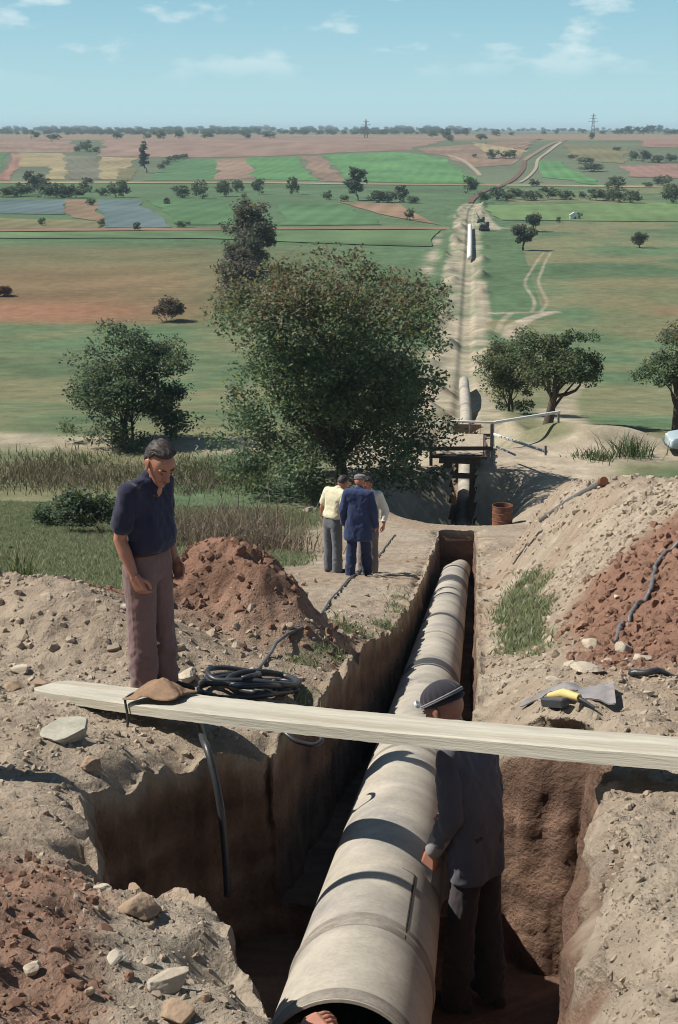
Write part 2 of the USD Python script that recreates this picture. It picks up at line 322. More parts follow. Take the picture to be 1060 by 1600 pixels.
def cutter(poly, floor, top, seed, amp, groove, cell=.055, nz=56):
    """A rough-walled pit: poly seen from above, floor(Y) and top(Y) its bottom and its lid."""
    cs = m3.CrossSection([np.asarray(poly, float)])
    M_ = m3.Manifold.extrude(cs, 1.0, nz)
    mm = M_.to_mesh(); P = mm.vert_properties[:, :3].astype(float).copy(); fa = mm.tri_verts
    t = P[:, 2]
    ring = np.asarray(poly, float)
    nrm = np.zeros((len(ring), 2)); dd = np.roll(ring, -1, 0) - np.roll(ring, 1, 0); nrm = np.c_[dd[:, 1], -dd[:, 0]]; nrm /= np.maximum(np.linalg.norm(nrm, axis=1, keepdims=True), 1e-9)
    idx = cKDTree(ring).query(P[:, :2])[1]; N = nrm[idx]
    z = floor(P[:, 1]) * (1 - t) + top(P[:, 1]) * t
    q = np.c_[P[:, :2], z]
    g = meshkit.fbm(np.c_[q[:, 0] * 11, q[:, 1] * 11, q[:, 2] * 1.1], 4, seed) - .5
    l = np.abs(meshkit.fbm(q * 5.5, 4, seed + 3) - .5) * 2
    big = meshkit.fbm(q * 1.4, 3, seed + 5) - .5
    dsp = groove * g + amp * (.35 - l) * 1.6 + amp * 2.2 * big - .10 * (1 - t) ** 2
    lip = zb(np.clip(P[:, 1], 0, 60)) + .12 - z                   # the upper edge crumbles outwards
    dsp = dsp + .16 * np.clip(1 - lip / .32, 0, 1) ** 2 * np.clip(.2 + 2.2 * (meshkit.fbm(q * 3.1, 3, seed + 12) - .38), 0, 1) * (amp > .03)
    P[:, :2] += N * dsp[:, None]
    P[:, 2] = z + np.where(t < .001, .05 * (meshkit.fbm(q * 4, 3, seed + 9) - .5), 0)
    return m3.Manifold(m3.Mesh(P.astype(np.float32), fa.astype(np.uint32)))
trench_floor = lambda Y: pipe_axis(Y) - PR - .07
lid = lambda Y: zb(np.clip(Y, 0, 60)) + 3.0
tY = np.linspace(6.7, 40.5, 420)
wob = lambda Y, s: .05 * (meshkit.fbm(np.c_[np.asarray(Y) * .8, np.asarray(Y) * 0 + s, np.asarray(Y) * 0], 3, s) - .5)
left = np.c_[TR_L(tY) + wob(tY, 31), tY]; right = np.c_[TR_R(tY) + wob(tY, 32), tY]
trench = cutter(np.vstack([right, left[::-1]]), trench_floor, lid, 40, .030, .08)
pit = cutter(dense(PIT, .03), lambda Y: pipe_axis(Y) - PR - .24, lid, 60, .034, .10, nz=110)
g_ = (block - trench - pit).to_mesh()
gv, gf = g_.vert_properties[:, :3].astype(float), g_.tri_verts
cen = gv[gf].mean(1); nn = np.cross(gv[gf[:, 1]] - gv[gf[:, 0]], gv[gf[:, 2]] - gv[gf[:, 0]]); nn /= np.maximum(np.linalg.norm(nn, axis=1, keepdims=True), 1e-12)
keep = (cen[:, 2] > -25.9) & (cen[:, 1] > 1.2005) & (cen[:, 1] < ys[-1] - .0005) & (np.abs(cen[:, 0]) < np.abs(xs).max() - .001)
keep &= ~((cen[:, 0] < xs[0] + .001) | (cen[:, 0] > xs[-1] - .001))
gt = trimesh.Trimesh(gv, gf[keep], process=False); gt.remove_unreferenced_vertices()
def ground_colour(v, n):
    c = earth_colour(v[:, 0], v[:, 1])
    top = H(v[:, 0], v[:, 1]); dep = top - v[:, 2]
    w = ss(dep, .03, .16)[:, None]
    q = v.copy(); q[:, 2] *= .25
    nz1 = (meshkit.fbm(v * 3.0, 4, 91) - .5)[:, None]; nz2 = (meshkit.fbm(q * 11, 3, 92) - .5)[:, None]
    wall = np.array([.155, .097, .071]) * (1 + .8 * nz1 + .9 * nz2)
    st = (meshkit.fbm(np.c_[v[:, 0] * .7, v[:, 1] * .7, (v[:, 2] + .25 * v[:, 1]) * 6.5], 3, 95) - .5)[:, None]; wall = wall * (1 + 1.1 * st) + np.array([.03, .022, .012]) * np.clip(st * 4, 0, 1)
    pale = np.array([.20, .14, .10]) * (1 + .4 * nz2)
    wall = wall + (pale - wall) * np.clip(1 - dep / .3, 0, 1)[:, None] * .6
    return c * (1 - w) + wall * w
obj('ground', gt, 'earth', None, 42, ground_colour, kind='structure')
def Hs(x, y): return float(H(np.array([x]), np.array([y]))[0])

# ------------------------------------------------------------------ valley floor and the far hillside
TC = PchipInterpolator([40, 60, 75, 90, 215, 320, 352, 470, 560, 680, 800, 900], [-.5, -.55, -.8, -.95, -2.1, -3.0, -2.0, 3.0, 12, 23, 38, 52])
def Hm(X, Y):
    z = zb(Y) + heap(X, Y)
    t = np.abs(X - TC(np.clip(Y, 40, 900)))
    z = z + .10 * fbm2(X, Y, .5, 51) + .05 * fbm2(X, Y, 2.0, 52)
    z = z - .22 * (1 - ss(t, .3, .8)) * ss(Y, 58, 62) * (Y < 350)
    for k in range(46):                                       # heaps of spoil thrown out along both sides
        yy = 64 * (345 / 64) ** (k / 45); side = -1 if k % 3 else 1
        cx = TC(yy) + side * (1.9 + .5 * math.sin(k * 2.3)) - (1.2 if (side < 0 and k % 2) else 0)
        z = z + (.55 + .3 * math.sin(k * 1.7)) * np.exp(-(((X - cx) / .8) ** 2 + ((Y - yy) / (.018 * yy)) ** 2))
    return z - .03 * (Y < 47)
def band(px0, py0, px1, py1):                                  # world-space box of a patch seen between two pixels
    return G(px0, py0), G(px1, py1)
def gl(pts): return [G(*p)[:2] for p in pts]
CL = (.33, .295, .235)
TRACKS = []
for sx in (-4.5, 4.5): TRACKS.append((gl([(838 + sx * 1.5, 487), (845 + sx * 2.2, 470), (832 + sx * 2.4, 445), (840 + sx * 1.8, 420), (856 + sx * 1.2, 394)]), .20, .65))
TRACKS += [(gl([(752, 491), (790, 489), (866, 487)]), .55, .8), (gl([(866, 487), (840, 494), (815, 505), (806, 520), (815, 545), (826, 575), (832, 600)]), .62, .95), (gl([(862, 488), (825, 497), (795, 512), (792, 528)]), .42, .9), (gl([(800, 489), (783, 505), (778, 520)]), .3, .7),
           (gl([(865, 640), (885, 668), (930, 690), (1000, 696), (1120, 690)]), 1.0, .95), (gl([(930, 690), (900, 660), (884, 630), (905, 600)]), .6, .6), (gl([(745, 322), (752, 330), (762, 345), (775, 358)]), 1.0, .9), (gl([(757, 352), (800, 357), (840, 360)]), .7, .6), (gl([(752, 440), (757, 470), (760, 500)]), .5, .6)]
def mid_colour(v, n):
    X, Y = v[:, 0], v[:, 1]
    n1, n2 = fbm2(X, Y, .06, 61, 5)[:, None], fbm2(X, Y, .5, 62)[:, None]
    c = np.array([.078, .126, .068]) * (1 + .7 * n1 + .8 * n2)
    dry = np.array([.20, .17, .10]) * (1 + .3 * n2)
    c = c + (dry - c) * np.clip(.25 + 2.4 * fbm2(X, Y, .1, 63) + .8 * fbm2(X, Y, .02, 64), 0, .58)[:, None] * ((Y < 135) | (X > 6))[:, None]
    w = 4 * fbm2(X, Y, .05, 65)
    br = ss(Y + w * 2, 125, 131) * (1 - ss(Y + w * 3, 205, 225)) * (1 - ss(X + 2 * w, -42, -14)) * (1 - .45 * ss(Y + w * 2, 165, 200))
    rowsn = .12 * np.sin((X * .9 + Y * .12) * 2.2)[:, None]
    brown = np.array([.175, .118, .070]) * (1 + .6 * n1 + .4 * n2 + rowsn)
    brown = brown + (np.array([.26, .115, .075]) - brown) * (np.exp(-((Y - 136 - w) / 9) ** 2)[:, None]) * .8
    c = c + (brown - c) * br[:, None] * .85
    rr = np.exp(-((Y - 143 - w * .6) / 4.5) ** 2) * ss(X, 13, 20)
    c = c + (np.array([.22, .10, .075]) - c) * rr[:, None] * .7
    ol = ss(X, 9, 13) * ss(Y + w, 118, 126) * (1 - ss(Y + w, 165, 185))
    c = c + (np.array([.15, .135, .075]) - c) * ol[:, None] * .55
    t = X - TC(np.clip(Y, 40, 900))
    edge = 1.4 * fbm2(X, Y, .45, 66)
    sp = ss(-t + edge, -3.0, -2.3) * (1 - ss(-t + edge, 3.4, 4.2))
    sp = (1 - ss(np.abs(t + .4) + edge, 2.2, 3.0)) * (Y < 352)
    # strip of weeds between the trench and the outer spoil line on the left
    clay = np.array([.33, .285, .22]) * (1 + .6 * n2 + .6 * fbm2(X, Y, 1.5, 67)[:, None])
    c = c + (clay - c) * (sp * np.clip(.6 + 2.0 * fbm2(X, Y, .25, 68) - .5 * ss(t, 1.2, 2.4) * (Y > 70), 0, 1))[:, None]
    ou = np.exp(-((t + 5.2 + edge) / .8) ** 2) * ss(Y, 165, 185) * (1 - ss(Y, 230, 260)) * np.clip(.5 + 3 * fbm2(X, Y, .2, 69), 0, 1)
    c = c + (clay - c) * ou[:, None]
    road = np.exp(-((Y - 58.0 + .25 * np.sin(X * .3) + .3 * edge) / 1.9) ** 4)
    c = c + (clay * .95 - c) * (road * (.8 + .0 * X))[:, None]
    bare = (1 - ss(np.abs(X + .1) + edge, 4.6, 6.2)) * ss(Y, 45, 46) * (1 - ss(Y + edge * 2, 58, 61))
    c = c + (clay * .95 - c) * bare[:, None]
    for P, w, a in TRACKS:
        Q = smooth_line(np.array(P, float), 300); d = cKDTree(Q).query(v[:, :2])[0] + .35 * w * fbm2(X, Y, .9, 71) * 2
        k = (a * (1 - ss(d, w * .55, w * 1.5)) * np.clip(.8 + 1.4 * fbm2(X, Y, .4, 72), 0, 1))[:, None]; c = c + (clay * .95 - c) * k
    return np.clip(c, .01, .9)
ys2 = [45.8]
while ys2[-1] < 480: ys2.append(ys2[-1] * 1.0042)
x2 = np.arange(-6, 13, .14); e = [.14]
while sum(e) < 420: e.append(e[-1] * 1.07)
x2 = np.r_[x2[0] - np.cumsum(e)[::-1], x2, x2[-1] + np.cumsum(e)]
mv, mf = grid_mesh(x2, np.array(ys2), Hm)
# the hole where the deep cut of the bridge goes through
mm_ = mv[mf].mean(1); hole = (mm_[:, 0] > -1.02) & (mm_[:, 0] < -.03) & (mm_[:, 1] < 65.5) & (mm_[:, 1] > 53.4)
obj('valley', trimesh.Trimesh(mv, mf[~hole], process=False), 'valley_earth', None, True, mid_colour, kind='structure')
# walls of that cut
wl = []
for sx in (-1.13, 0.08):
    yy = np.linspace(53.3, 65.5, 120); zz = np.linspace(0, 1, 14); YY, ZZ = np.meshgrid(yy, zz)
    topz = Hm(np.full(yy.shape, sx), yy) + .02
    ZZ0 = ZZ; ZZ = -15.75 + ZZ * (topz[None] + 15.75)
    XX = sx + 0 * YY * (-1 if sx < -.5 else .6) * (.45 + .55 * ZZ0) + .08 * (meshkit.fbm(np.stack([YY * 2, ZZ * 2, YY * 0 + sx], -1), 3, 5) - .5)
    vv = np.c_[XX.ravel(), YY.ravel(), ZZ.ravel()]; i = (np.arange(13)[:, None] * 120 + np.arange(119)[None]).ravel()
    wl.append(trimesh.Trimesh(vv, np.vstack([np.c_[i, i + 1, i + 121], np.c_[i, i + 121, i + 120]]), process=False))
fl = T(trimesh.creation.box((1.25, 12.5, .05)), (-.52, 59.4, -15.7))
endw = T(trimesh.creation.box((1.3, .1, 2.0)), (-.52, 46.2, -14.3)); endw2 = T(trimesh.creation.box((1.3, .1, 2.4)), (-.52, 65.6, -14.6))
cutm = cat(wl + [fl, endw2])
obj('trench_walls', cutm, 'earth', None, False, lambda v, n: np.array([.24, .165, .12]) * (1 + (meshkit.fbm(v * 2, 3, 3) - .5)[:, None]), kind='structure')
ys3 = np.r_[np.geomspace(478, 1600, 160), np.geomspace(1650, 6400, 40)]
x3 = np.r_[-np.geomspace(200, 6000, 30)[::-1], np.linspace(-190, 190, 90), np.geomspace(200, 6000, 30)]
def far_colour(v, n):
    X, Y = v[:, 0], v[:, 1]
    n1 = fbm2(X, Y, .012, 71, 5)[:, None]
    c = np.array([.100, .125, .080]) * (1 + .7 * n1)
    br = np.array([.22, .155, .11]) * (1 + .4 * n1)
    c = c + (br - c) * (ss(Y, 930, 1000) * (1 - ss(Y, 1500, 1800)))[:, None] * .8
    return c
fv, ff = grid_mesh(x3, ys3, lambda X, Y: zb(Y) + 0 * X)
obj('far_hills', trimesh.Trimesh(fv, ff, process=False), 'field_earth', None, True, far_colour, kind='structure')
def field(name, top, bot, col, lift=.25, n=24, m=16, var=.35, stripes=0.0, seed=0):
    """A cultivated strip lying on the slope, outlined by its far and its near edge."""
    def line(L):
        L = np.array(L, float); t = np.r_[0, np.cumsum(np.linalg.norm(np.diff(L, axis=0), axis=1))]; t /= t[-1]
        s = np.linspace(0, 1, n); return np.c_[np.interp(s, t, L[:, 0]), np.interp(s, t, L[:, 1])]
    a, b = line(bot), line(top)
    V = []
    A = np.array([G(*p) for p in a]); Bq = np.array([G(*p) for p in b])
    for k in np.linspace(0, 1, m):
        P = A * (1 - k) + Bq * k; P[:, 0] += (meshkit.fbm(np.c_[P[:, 1] * .045, P[:, 0] * .03, P[:, 0] * 0 + seed], 3, seed) - .5) * .012 * P[:, 1]; P[:, 1] *= 1 + (meshkit.fbm(np.c_[P[:, 0] * .04, P[:, 0] * 0 + seed, P[:, 0] * 0], 3, seed + 50) - .5) * .02; P[:, 2] = zb(P[:, 1]) + lift; V.append(P)
    V = np.vstack(V); i = (np.arange(m - 1)[:, None] * n + np.arange(n - 1)[None]).ravel()
    fcs = np.vstack([np.c_[i, i + 1, i + n + 1], np.c_[i, i + n + 1, i + n]])
    w = fbm2(V[:, 0], V[:, 1], .05, 100 + seed, 4)[:, None]
    rw = .10 * np.sin(V[:, 0] * 1.3 + seed)[:, None]; cc = np.asarray(col) * (1 + var * 2.6 * w + rw)
    return obj(name, trimesh.Trimesh(V, fcs, process=False), 'field_earth', None, True, np.clip(cc, .01, .9), kind='structure')
BRN, MAU, TAN_, GRN, BRI, GRY, BLU, OLV = (.185, .135, .10), (.20, .145, .115), (.24, .205, .12), (.075, .145, .070), (.080, .175, .070), (.125, .13, .095), (.095, .135, .14), (.14, .135, .075)
fields = [
 (MAU, [(-60, 219), (110, 219)], [(-60, 238), (112, 238)]), (MAU, [(160, 219), (330, 216), (530, 214), (700, 219)], [(158, 244), (330, 247), (440, 243), (640, 234)]),
 (TAN_, [(28, 238), (105, 239)], [(22, 260), (105, 260)]), (TAN_, [(76, 260.5), (105, 260.5)], [(70, 280), (102, 280)]), ((.22, .13, .10), [(14, 239), (27, 239)], [(-4, 282), (18, 282)]),
 (GRN, [(-50, 240), (13, 240)], [(-60, 262), (6, 262)]), (GRY, [(107, 242), (155, 244.5)], [(104, 281), (156, 281)]), (TAN_, [(157, 245), (212, 247)], [(157, 280), (183, 280)]), (OLV, [(184, 263), (213, 263)], [(185, 281), (212, 281)]),
 (GRN, [(266, 250), (338, 248)], [(226, 282), (340, 282)]), (BRN, [(339, 248), (390, 247)], [(341, 282), (400, 279)]), (BRI, [(391, 246.5), (470, 245)], [(401, 279), (500, 283)]), (BRN, [(471, 245), (507, 244)], [(501, 283), (543, 283.5)]),
 (BRI, [(509, 241.5), (620, 237.5), (692, 245)], [(546, 284), (650, 285.5), (762, 287)]), (BRN, [(641, 234), (760, 223), (845, 217)], [(694, 245), (745, 261), (806, 257)]), (TAN_, [(740, 222), (825, 236)], [(755, 236), (795, 246)]),
 (BRI, [(842, 251), (886, 253)], [(850, 277), (950, 291)]), ((.21, .135, .11), [(966, 258), (1110, 256)], [(986, 276), (1120, 281)]), ((.21, .14, .115), [(1000, 219), (1110, 216)], [(1000, 229), (1110, 233)]), (OLV, [(880, 225), (985, 230)], [(890, 250), (970, 255)]),
 (TAN_, [(-40, 284), (400, 285), (760, 288), (1100, 291)], [(-40, 286), (400, 287), (760, 290), (1100, 294)]),
 (BLU, [(-60, 311), (100, 312)], [(-60, 334), (104, 335)]), (BLU, [(150, 312), (214, 312)], [(166, 355), (270, 355)]), ((.17, .125, .085), [(101, 312), (149, 312)], [(108, 340), (163, 346)]), (GRN, [(224, 313), (338, 311)], [(276, 353), (420, 351)]),
 (GRN, [(430, 320), (530, 318)], [(446, 352), (600, 351)]), (OLV, [(-60, 338), (160, 347)], [(-60, 357), (150, 358)]), ((.20, .14, .095), [(530, 316), (620, 319)], [(590, 335), (684, 351)]), ((.11, .17, .075), [(760, 322), (1100, 316)], [(780, 345), (1100, 348)]),
 ((.17, .12, .08), [(-60, 358.5), (700, 355)], [(-60, 363), (700, 359)]), ((.095, .15, .075), [(-60, 364), (330, 362), (690, 360)], [(-60, 372), (330, 374), (676, 386)])]
for i, (c, t_, b_) in enumerate(fields):
    field('field', t_, b_, c, .09 + .003 * i if G(*b_[0])[1] > 430 else .05 + .003 * i, seed=i)
def strip(name, cl, w, col, lift, hf, wave=.25, matn='field_earth'):
    """A worn track following a centre line on the ground."""
    P = smooth_line(np.array(cl, float), 120); t = np.gradient(P, axis=0); t /= np.linalg.norm(t, axis=1, keepdims=True); N = np.c_[-t[:, 1], t[:, 0]]
    V = []; cols = np.linspace(-.5, .5, 5); wd = np.broadcast_to(np.interp(np.linspace(0, 1, len(P)), np.linspace(0, 1, np.size(w)), np.ravel(w)), len(P)) * (1 + wave * (meshkit.fbm(np.c_[P, P[:, 0] * 0] * .8, 3, 4) - .5))
    for u in cols:
        q = P + N * (wd * u)[:, None]; V.append(np.c_[q, hf(q[:, 0], q[:, 1]) + lift])
    V = np.stack(V, 1).reshape(-1, 3); i = (np.arange(len(P) - 1)[:, None] * 5 + np.arange(4)[None]).ravel()
    fcs = np.vstack([np.c_[i, i + 5, i + 6], np.c_[i, i + 6, i + 1]])
    cc = np.asarray(col) * (1 + .5 * fbm2(V[:, 0], V[:, 1], .7, 9)[:, None])
    m = trimesh.Trimesh(V, fcs, process=False)
    if m.face_normals[:, 2].mean() < 0: m.invert()
    return obj(name, m, matn, None, True, cc, kind='structure')
flat = lambda X, Y: zb(Y)
strip('dirt_track', gl([(812, 286), (828, 275), (838, 262), (840, 252), (856, 238), (878, 222)]), [1.1, 1.3, 1.5, 2.2, 2.6], (.28, .245, .185), .26, flat)
strip('dirt_track', gl([(700, 243), (722, 250), (738, 262), (750, 275)]), [2.4, 2, 1.6], (.28, .235, .175), .24, flat)
strip('far_trench', gl([(735, 318), (752, 302), (786, 290), (806, 278), (818, 262), (819, 251)]), [1.4, 1.7, 1.9, 2.1], (.13, .085, .065), .27, flat)
strip('far_trench', gl([(819, 251), (836, 240), (862, 225), (885, 219)]), [2.4, 2.4, 3], (.20, .16, .12), .27, flat)

# ------------------------------------------------------------------ the air over the valley
usdkit.material(stage, '/World/Looks/haze_air', {'v': ('principled_volume', {'color': (0.62, 0.80, 0.95), 'density': 0.0002, 'anisotropy': 0.0})}, [], volume='v.volume')
LOOK['haze_air'] = UsdShade.Material.Get(stage, '/World/Looks/haze_air')
obj('haze', T(trimesh.creation.box((13000, 6700, 40)), (0, 3200, -6.0)), 'haze_air', kind='stuff')
# ------------------------------------------------------------------ the pipeline
pipe = thing('pipeline', 'long welded steel pipe lying in the trench past the man in the cap', 'pipeline')
def pipe_piece(y0, y1, r=PR, n=64, step=.25, dents=True, inner=False):
    k = max(2, int((y1 - y0) / step)); Y = np.linspace(y0, y1, k)
    P = np.c_[np.full(k, PX), Y, pipe_axis(Y)]
    if not inner: return tube(P, r, n, closed_ends=False)
    o, i_ = tube(P, r, n, False), tube(P, r - .012, n, False); i_.invert()
    a = np.arange(n); b = (a + 1) % n
    ringf = np.vstack([np.c_[b, a, len(o.vertices) + a], np.c_[b, len(o.vertices) + a, len(o.vertices) + b]])
    return trimesh.Trimesh(np.vstack([o.vertices, i_.vertices]), np.vstack([o.faces, i_.faces + len(o.vertices), ringf]), process=False)
joints_ = [4.30, 5.20, 13.1, 18.3, 24.3, 29.0, 40.3]
for i in range(6):
    obj('pipe_section', pipe_piece(joints_[i], joints_[i + 1] - .004, inner=(i == 0)), 'pipe_steel', pipe, 40)
def ring(y, w, t=.006, n=64):
    Y = np.linspace(y - w / 2, y + w / 2, 7); rr = PR + t * np.sin(np.linspace(0, np.pi, 7)) + .001
    return tube(np.c_[np.full(7, PX), Y, pipe_axis(Y)], rr, n, False)
for y in joints_[1:6]:
    obj('weld_seam', ring(y, .03, .007), 'weld', pipe, True)
for y, w in ((5.2, .16), (4.36, .10), (9.0, .10), (16.0, .14), (21.2, .2)):
    obj('stripped_band', ring(y, w, .002), 'stripped_steel', pipe, True)
for y, w in ((13.3, .55), (18.15, .28), (24.9, 1.5), (28.3, .4)):
    obj('wrapping_band', ring(y, w, .009), 'pipe_tape', pipe, True)
# the rectangular patch seam between two partial cuts
def on_pipe(y, ang, dr=.003):
    return np.array([PX + (PR + dr) * math.sin(ang), y, float(pipe_axis(y)) + (PR + dr) * math.cos(ang)])
patch = cat([tube([on_pipe(6.12, a) for a in np.linspace(-.25, .62, 14)], .005, 6), tube([on_pipe(y, .62) for y in np.linspace(6.12, 5.2, 8)], .006, 6)])
obj('patch_seam', patch, 'soot', pipe, True)
# the stretch under the bridge and the one lying across the valley
pipe2 = thing('pipeline', 'steel pipe passing through the timber opening under the small bridge', 'pipeline')
P_ = np.array([(-.52, 51.2, -15.25), (-.52, 54, -15.27), (-.53, 60, -15.2), (-.57, 64.5, -14.5), (-.62, 69, -13.95), (-.72, 75, -14.35), (-.95, 86, -15.1), (-1.02, 91, -15.75)])
Pl = smooth_line(P_, 60)
obj('pipe_section', tube(Pl[:26], PR, 32, False), 'pipe_steel', pipe2, True)
obj('pipe_section', tube(Pl[25:], PR, 32, False), 'pipe_steel', pipe2, True)
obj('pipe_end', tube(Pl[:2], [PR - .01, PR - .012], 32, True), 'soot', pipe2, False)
for k in (14, 33, 45):
    obj('weld_seam', tube(Pl[k:k + 2] + 0, PR + .008, 32, False), 'weld', pipe2, True)
pipe3 = thing('pipeline', 'thin white stretch of pipe far off in the valley trench', 'pipeline')
Y3 = np.linspace(196, 262, 12)
obj('pipe_section', tube(np.c_[TC(Y3) + .1, Y3, zb(Y3) + .55], .36, 16, True), 'white_paint', pipe3, True)

# ------------------------------------------------------------------ the plank across the pit
pl = np.array([at(75, 1076, 8.55), at(250, 1100, 7.95), at(700, 1142, 6.05), at(1150, 1184, 4.85)])
pA, pB = pl[0], pl[3]
def plank_mesh(L, w, h, sag=.0, nL=90):
    t = np.linspace(0, 1, nL); r_ = np.random.default_rng(3)
    prof2 = np.array([(-.5, -.5), (.5, -.5), (.5, .38), (.47, .5), (.15, .52), (-.2, .49), (-.47, .5), (-.5, .38)]) * [w, h]; n = len(prof2)
    V = []
    for k in t:
        wv = 1 + .02 * math.sin(k * 9) + .012 * math.sin(k * 31) + .006 * r_.normal() - .25 * (1 - float(ss(k, 0, .02)))
        V.append([((k - .5) * L, p[0] * wv, p[1] + r_.normal() * .0008 - sag * 4 * k * (1 - k) + .012 * math.sin(k * 5) * p[0] / w) for p in prof2])
    V = np.array(V).reshape(-1, 3); fc = []
    for i in range(nL - 1):
        for j in range(n):
            A, B2 = i * n + j, i * n + (j + 1) % n; fc += [(A, B2, B2 + n), (A, B2 + n, A + n)]
    fc += [(0, j + 1, j) for j in range(1, n - 1)] + [((nL - 1) * n, (nL - 1) * n + j, (nL - 1) * n + j + 1) for j in range(1, n - 1)]
    m = trimesh.Trimesh(V, np.array(fc), process=False); m.fix_normals(); return m
plank = obj('plank', plank_mesh(np.linalg.norm(pB - pA), .26, .062, .03), 'plank_wood', None, 25, label='long weathered wooden plank laid across the trench above the capped man', category='plank')
place_on(plank, pA, pB)
# ------------------------------------------------------------------ trees and other plants
def leaves(cen, size, r, cols, aspect=.55, up_bias=.5):
    """Leaf-sized diamonds at the points cen, one colour each."""
    n = len(cen)
    nrm = r.normal(size=(n, 3)); nrm[:, 2] = np.abs(nrm[:, 2]) + up_bias; nrm /= np.linalg.norm(nrm, axis=1, keepdims=True)
    t = r.normal(size=(n, 3)); t -= nrm * (t * nrm).sum(1, keepdims=True); t /= np.linalg.norm(t, axis=1, keepdims=True); b = np.cross(nrm, t)
    s = (size * r.uniform(.65, 1.35, n))[:, None]
    V = np.stack([cen - t * s * .5, cen + b * s * aspect * .5 + nrm * s * .08, cen + t * s * .5, cen - b * s * aspect * .5 + nrm * s * .08], 1).reshape(-1, 3)
    i = np.arange(n)[:, None] * 4
    f = np.vstack([i + [0, 1, 2], i + [0, 2, 3]])
    return trimesh.Trimesh(V, f, process=False), np.repeat(cols, 4, 0)
def unit(r, n):
    d = r.normal(size=(n, 3)); return d / np.linalg.norm(d, axis=1, keepdims=True)
def crown_points(r, centre, radii, ncl, per, spread, hollow=.45, flat=0.0, lumps=.28, nlobe=None, skirt=0):
    """Leaf positions: a crown of uneven lobes, each a shell of small leaf clusters."""
    nlobe = nlobe or int(9 + ncl / 14)
    d = unit(r, nlobe)
    if nlobe > 27: d[:nlobe // 3, 2] = -np.abs(d[:nlobe // 3, 2])
    if flat: d[:, 2] = np.where(d[:, 2] < -flat, -flat, d[:, 2])
    if nlobe > 27:
        lw = d[:, 2] < .1; q = d[lw, :2]; q /= np.maximum(np.linalg.norm(q, axis=1, keepdims=True), 1e-6); d[lw, :2] = q * (1 - .28 * np.abs(d[lw, 2:3])) * r.uniform(.55, 1.02, (lw.sum(), 1))
    rr = r.uniform(.40, .80, nlobe) if nlobe < 60 else r.uniform(.45, .88, nlobe); lc = centre + d * rr[:, None] * radii; lr = radii.mean() * (.26 + lumps * r.uniform(.1, .75, nlobe)); lr = np.minimum(lr, radii.mean() * (1.12 - rr) + .12 * radii.mean() * r.uniform(0, 1, nlobe))
    if skirt:                                                  # boughs that hang to the ground all round
        a = r.uniform(0, 2 * np.pi, skirt); q = r.uniform(.34, .80, skirt)
        lc = np.vstack([lc, centre * [1, 1, 0] + np.c_[np.cos(a) * q * radii[0], np.sin(a) * q * radii[1], radii[2] * r.uniform(.16, .5, skirt)]]); lr = np.r_[lr, radii[0] * r.uniform(.17, .27, skirt)]; nlobe += skirt
    which = r.choice(nlobe, ncl, p=lr ** 2 / (lr ** 2).sum())
    e = unit(r, ncl); e[:, 2] = np.abs(e[:, 2]) * .75 + e[:, 2] * .25; e += .35 * (lc[which] - centre) / radii; e /= np.linalg.norm(e, axis=1, keepdims=True)
    c = lc[which] + e * (lr[which] * (hollow + (1 - hollow) * r.uniform(.3, 1, ncl)))[:, None] * [1, 1, .9]
    k = np.repeat(np.arange(ncl), per); sp = spread * r.uniform(.55, 1.3, ncl)
    p = c[k] + unit(r, len(k)) * (sp[k] * 1.75 * r.uniform(0, 1, len(k)) ** .45)[:, None] * [1, 1, .75]
    return c, k, p, d
def limbs(r, top, base_r, targets, n=5):
    """Tapered limbs from the trunk out to cluster centres."""
    out = []
    for q in targets:
        a = top * [1, 1, r.uniform(.55, 1.0)]; q = np.asarray(q); m = (a + q) / 2 + r.normal(size=3) * .08 * np.linalg.norm(q - a) + [0, 0, .08 * np.linalg.norm(q - a)]
        out.append(tube(smooth_line([a, m, q], 6), np.linspace(base_r * r.uniform(.3, .5), base_r * .07, 6), 5, False))
    return out
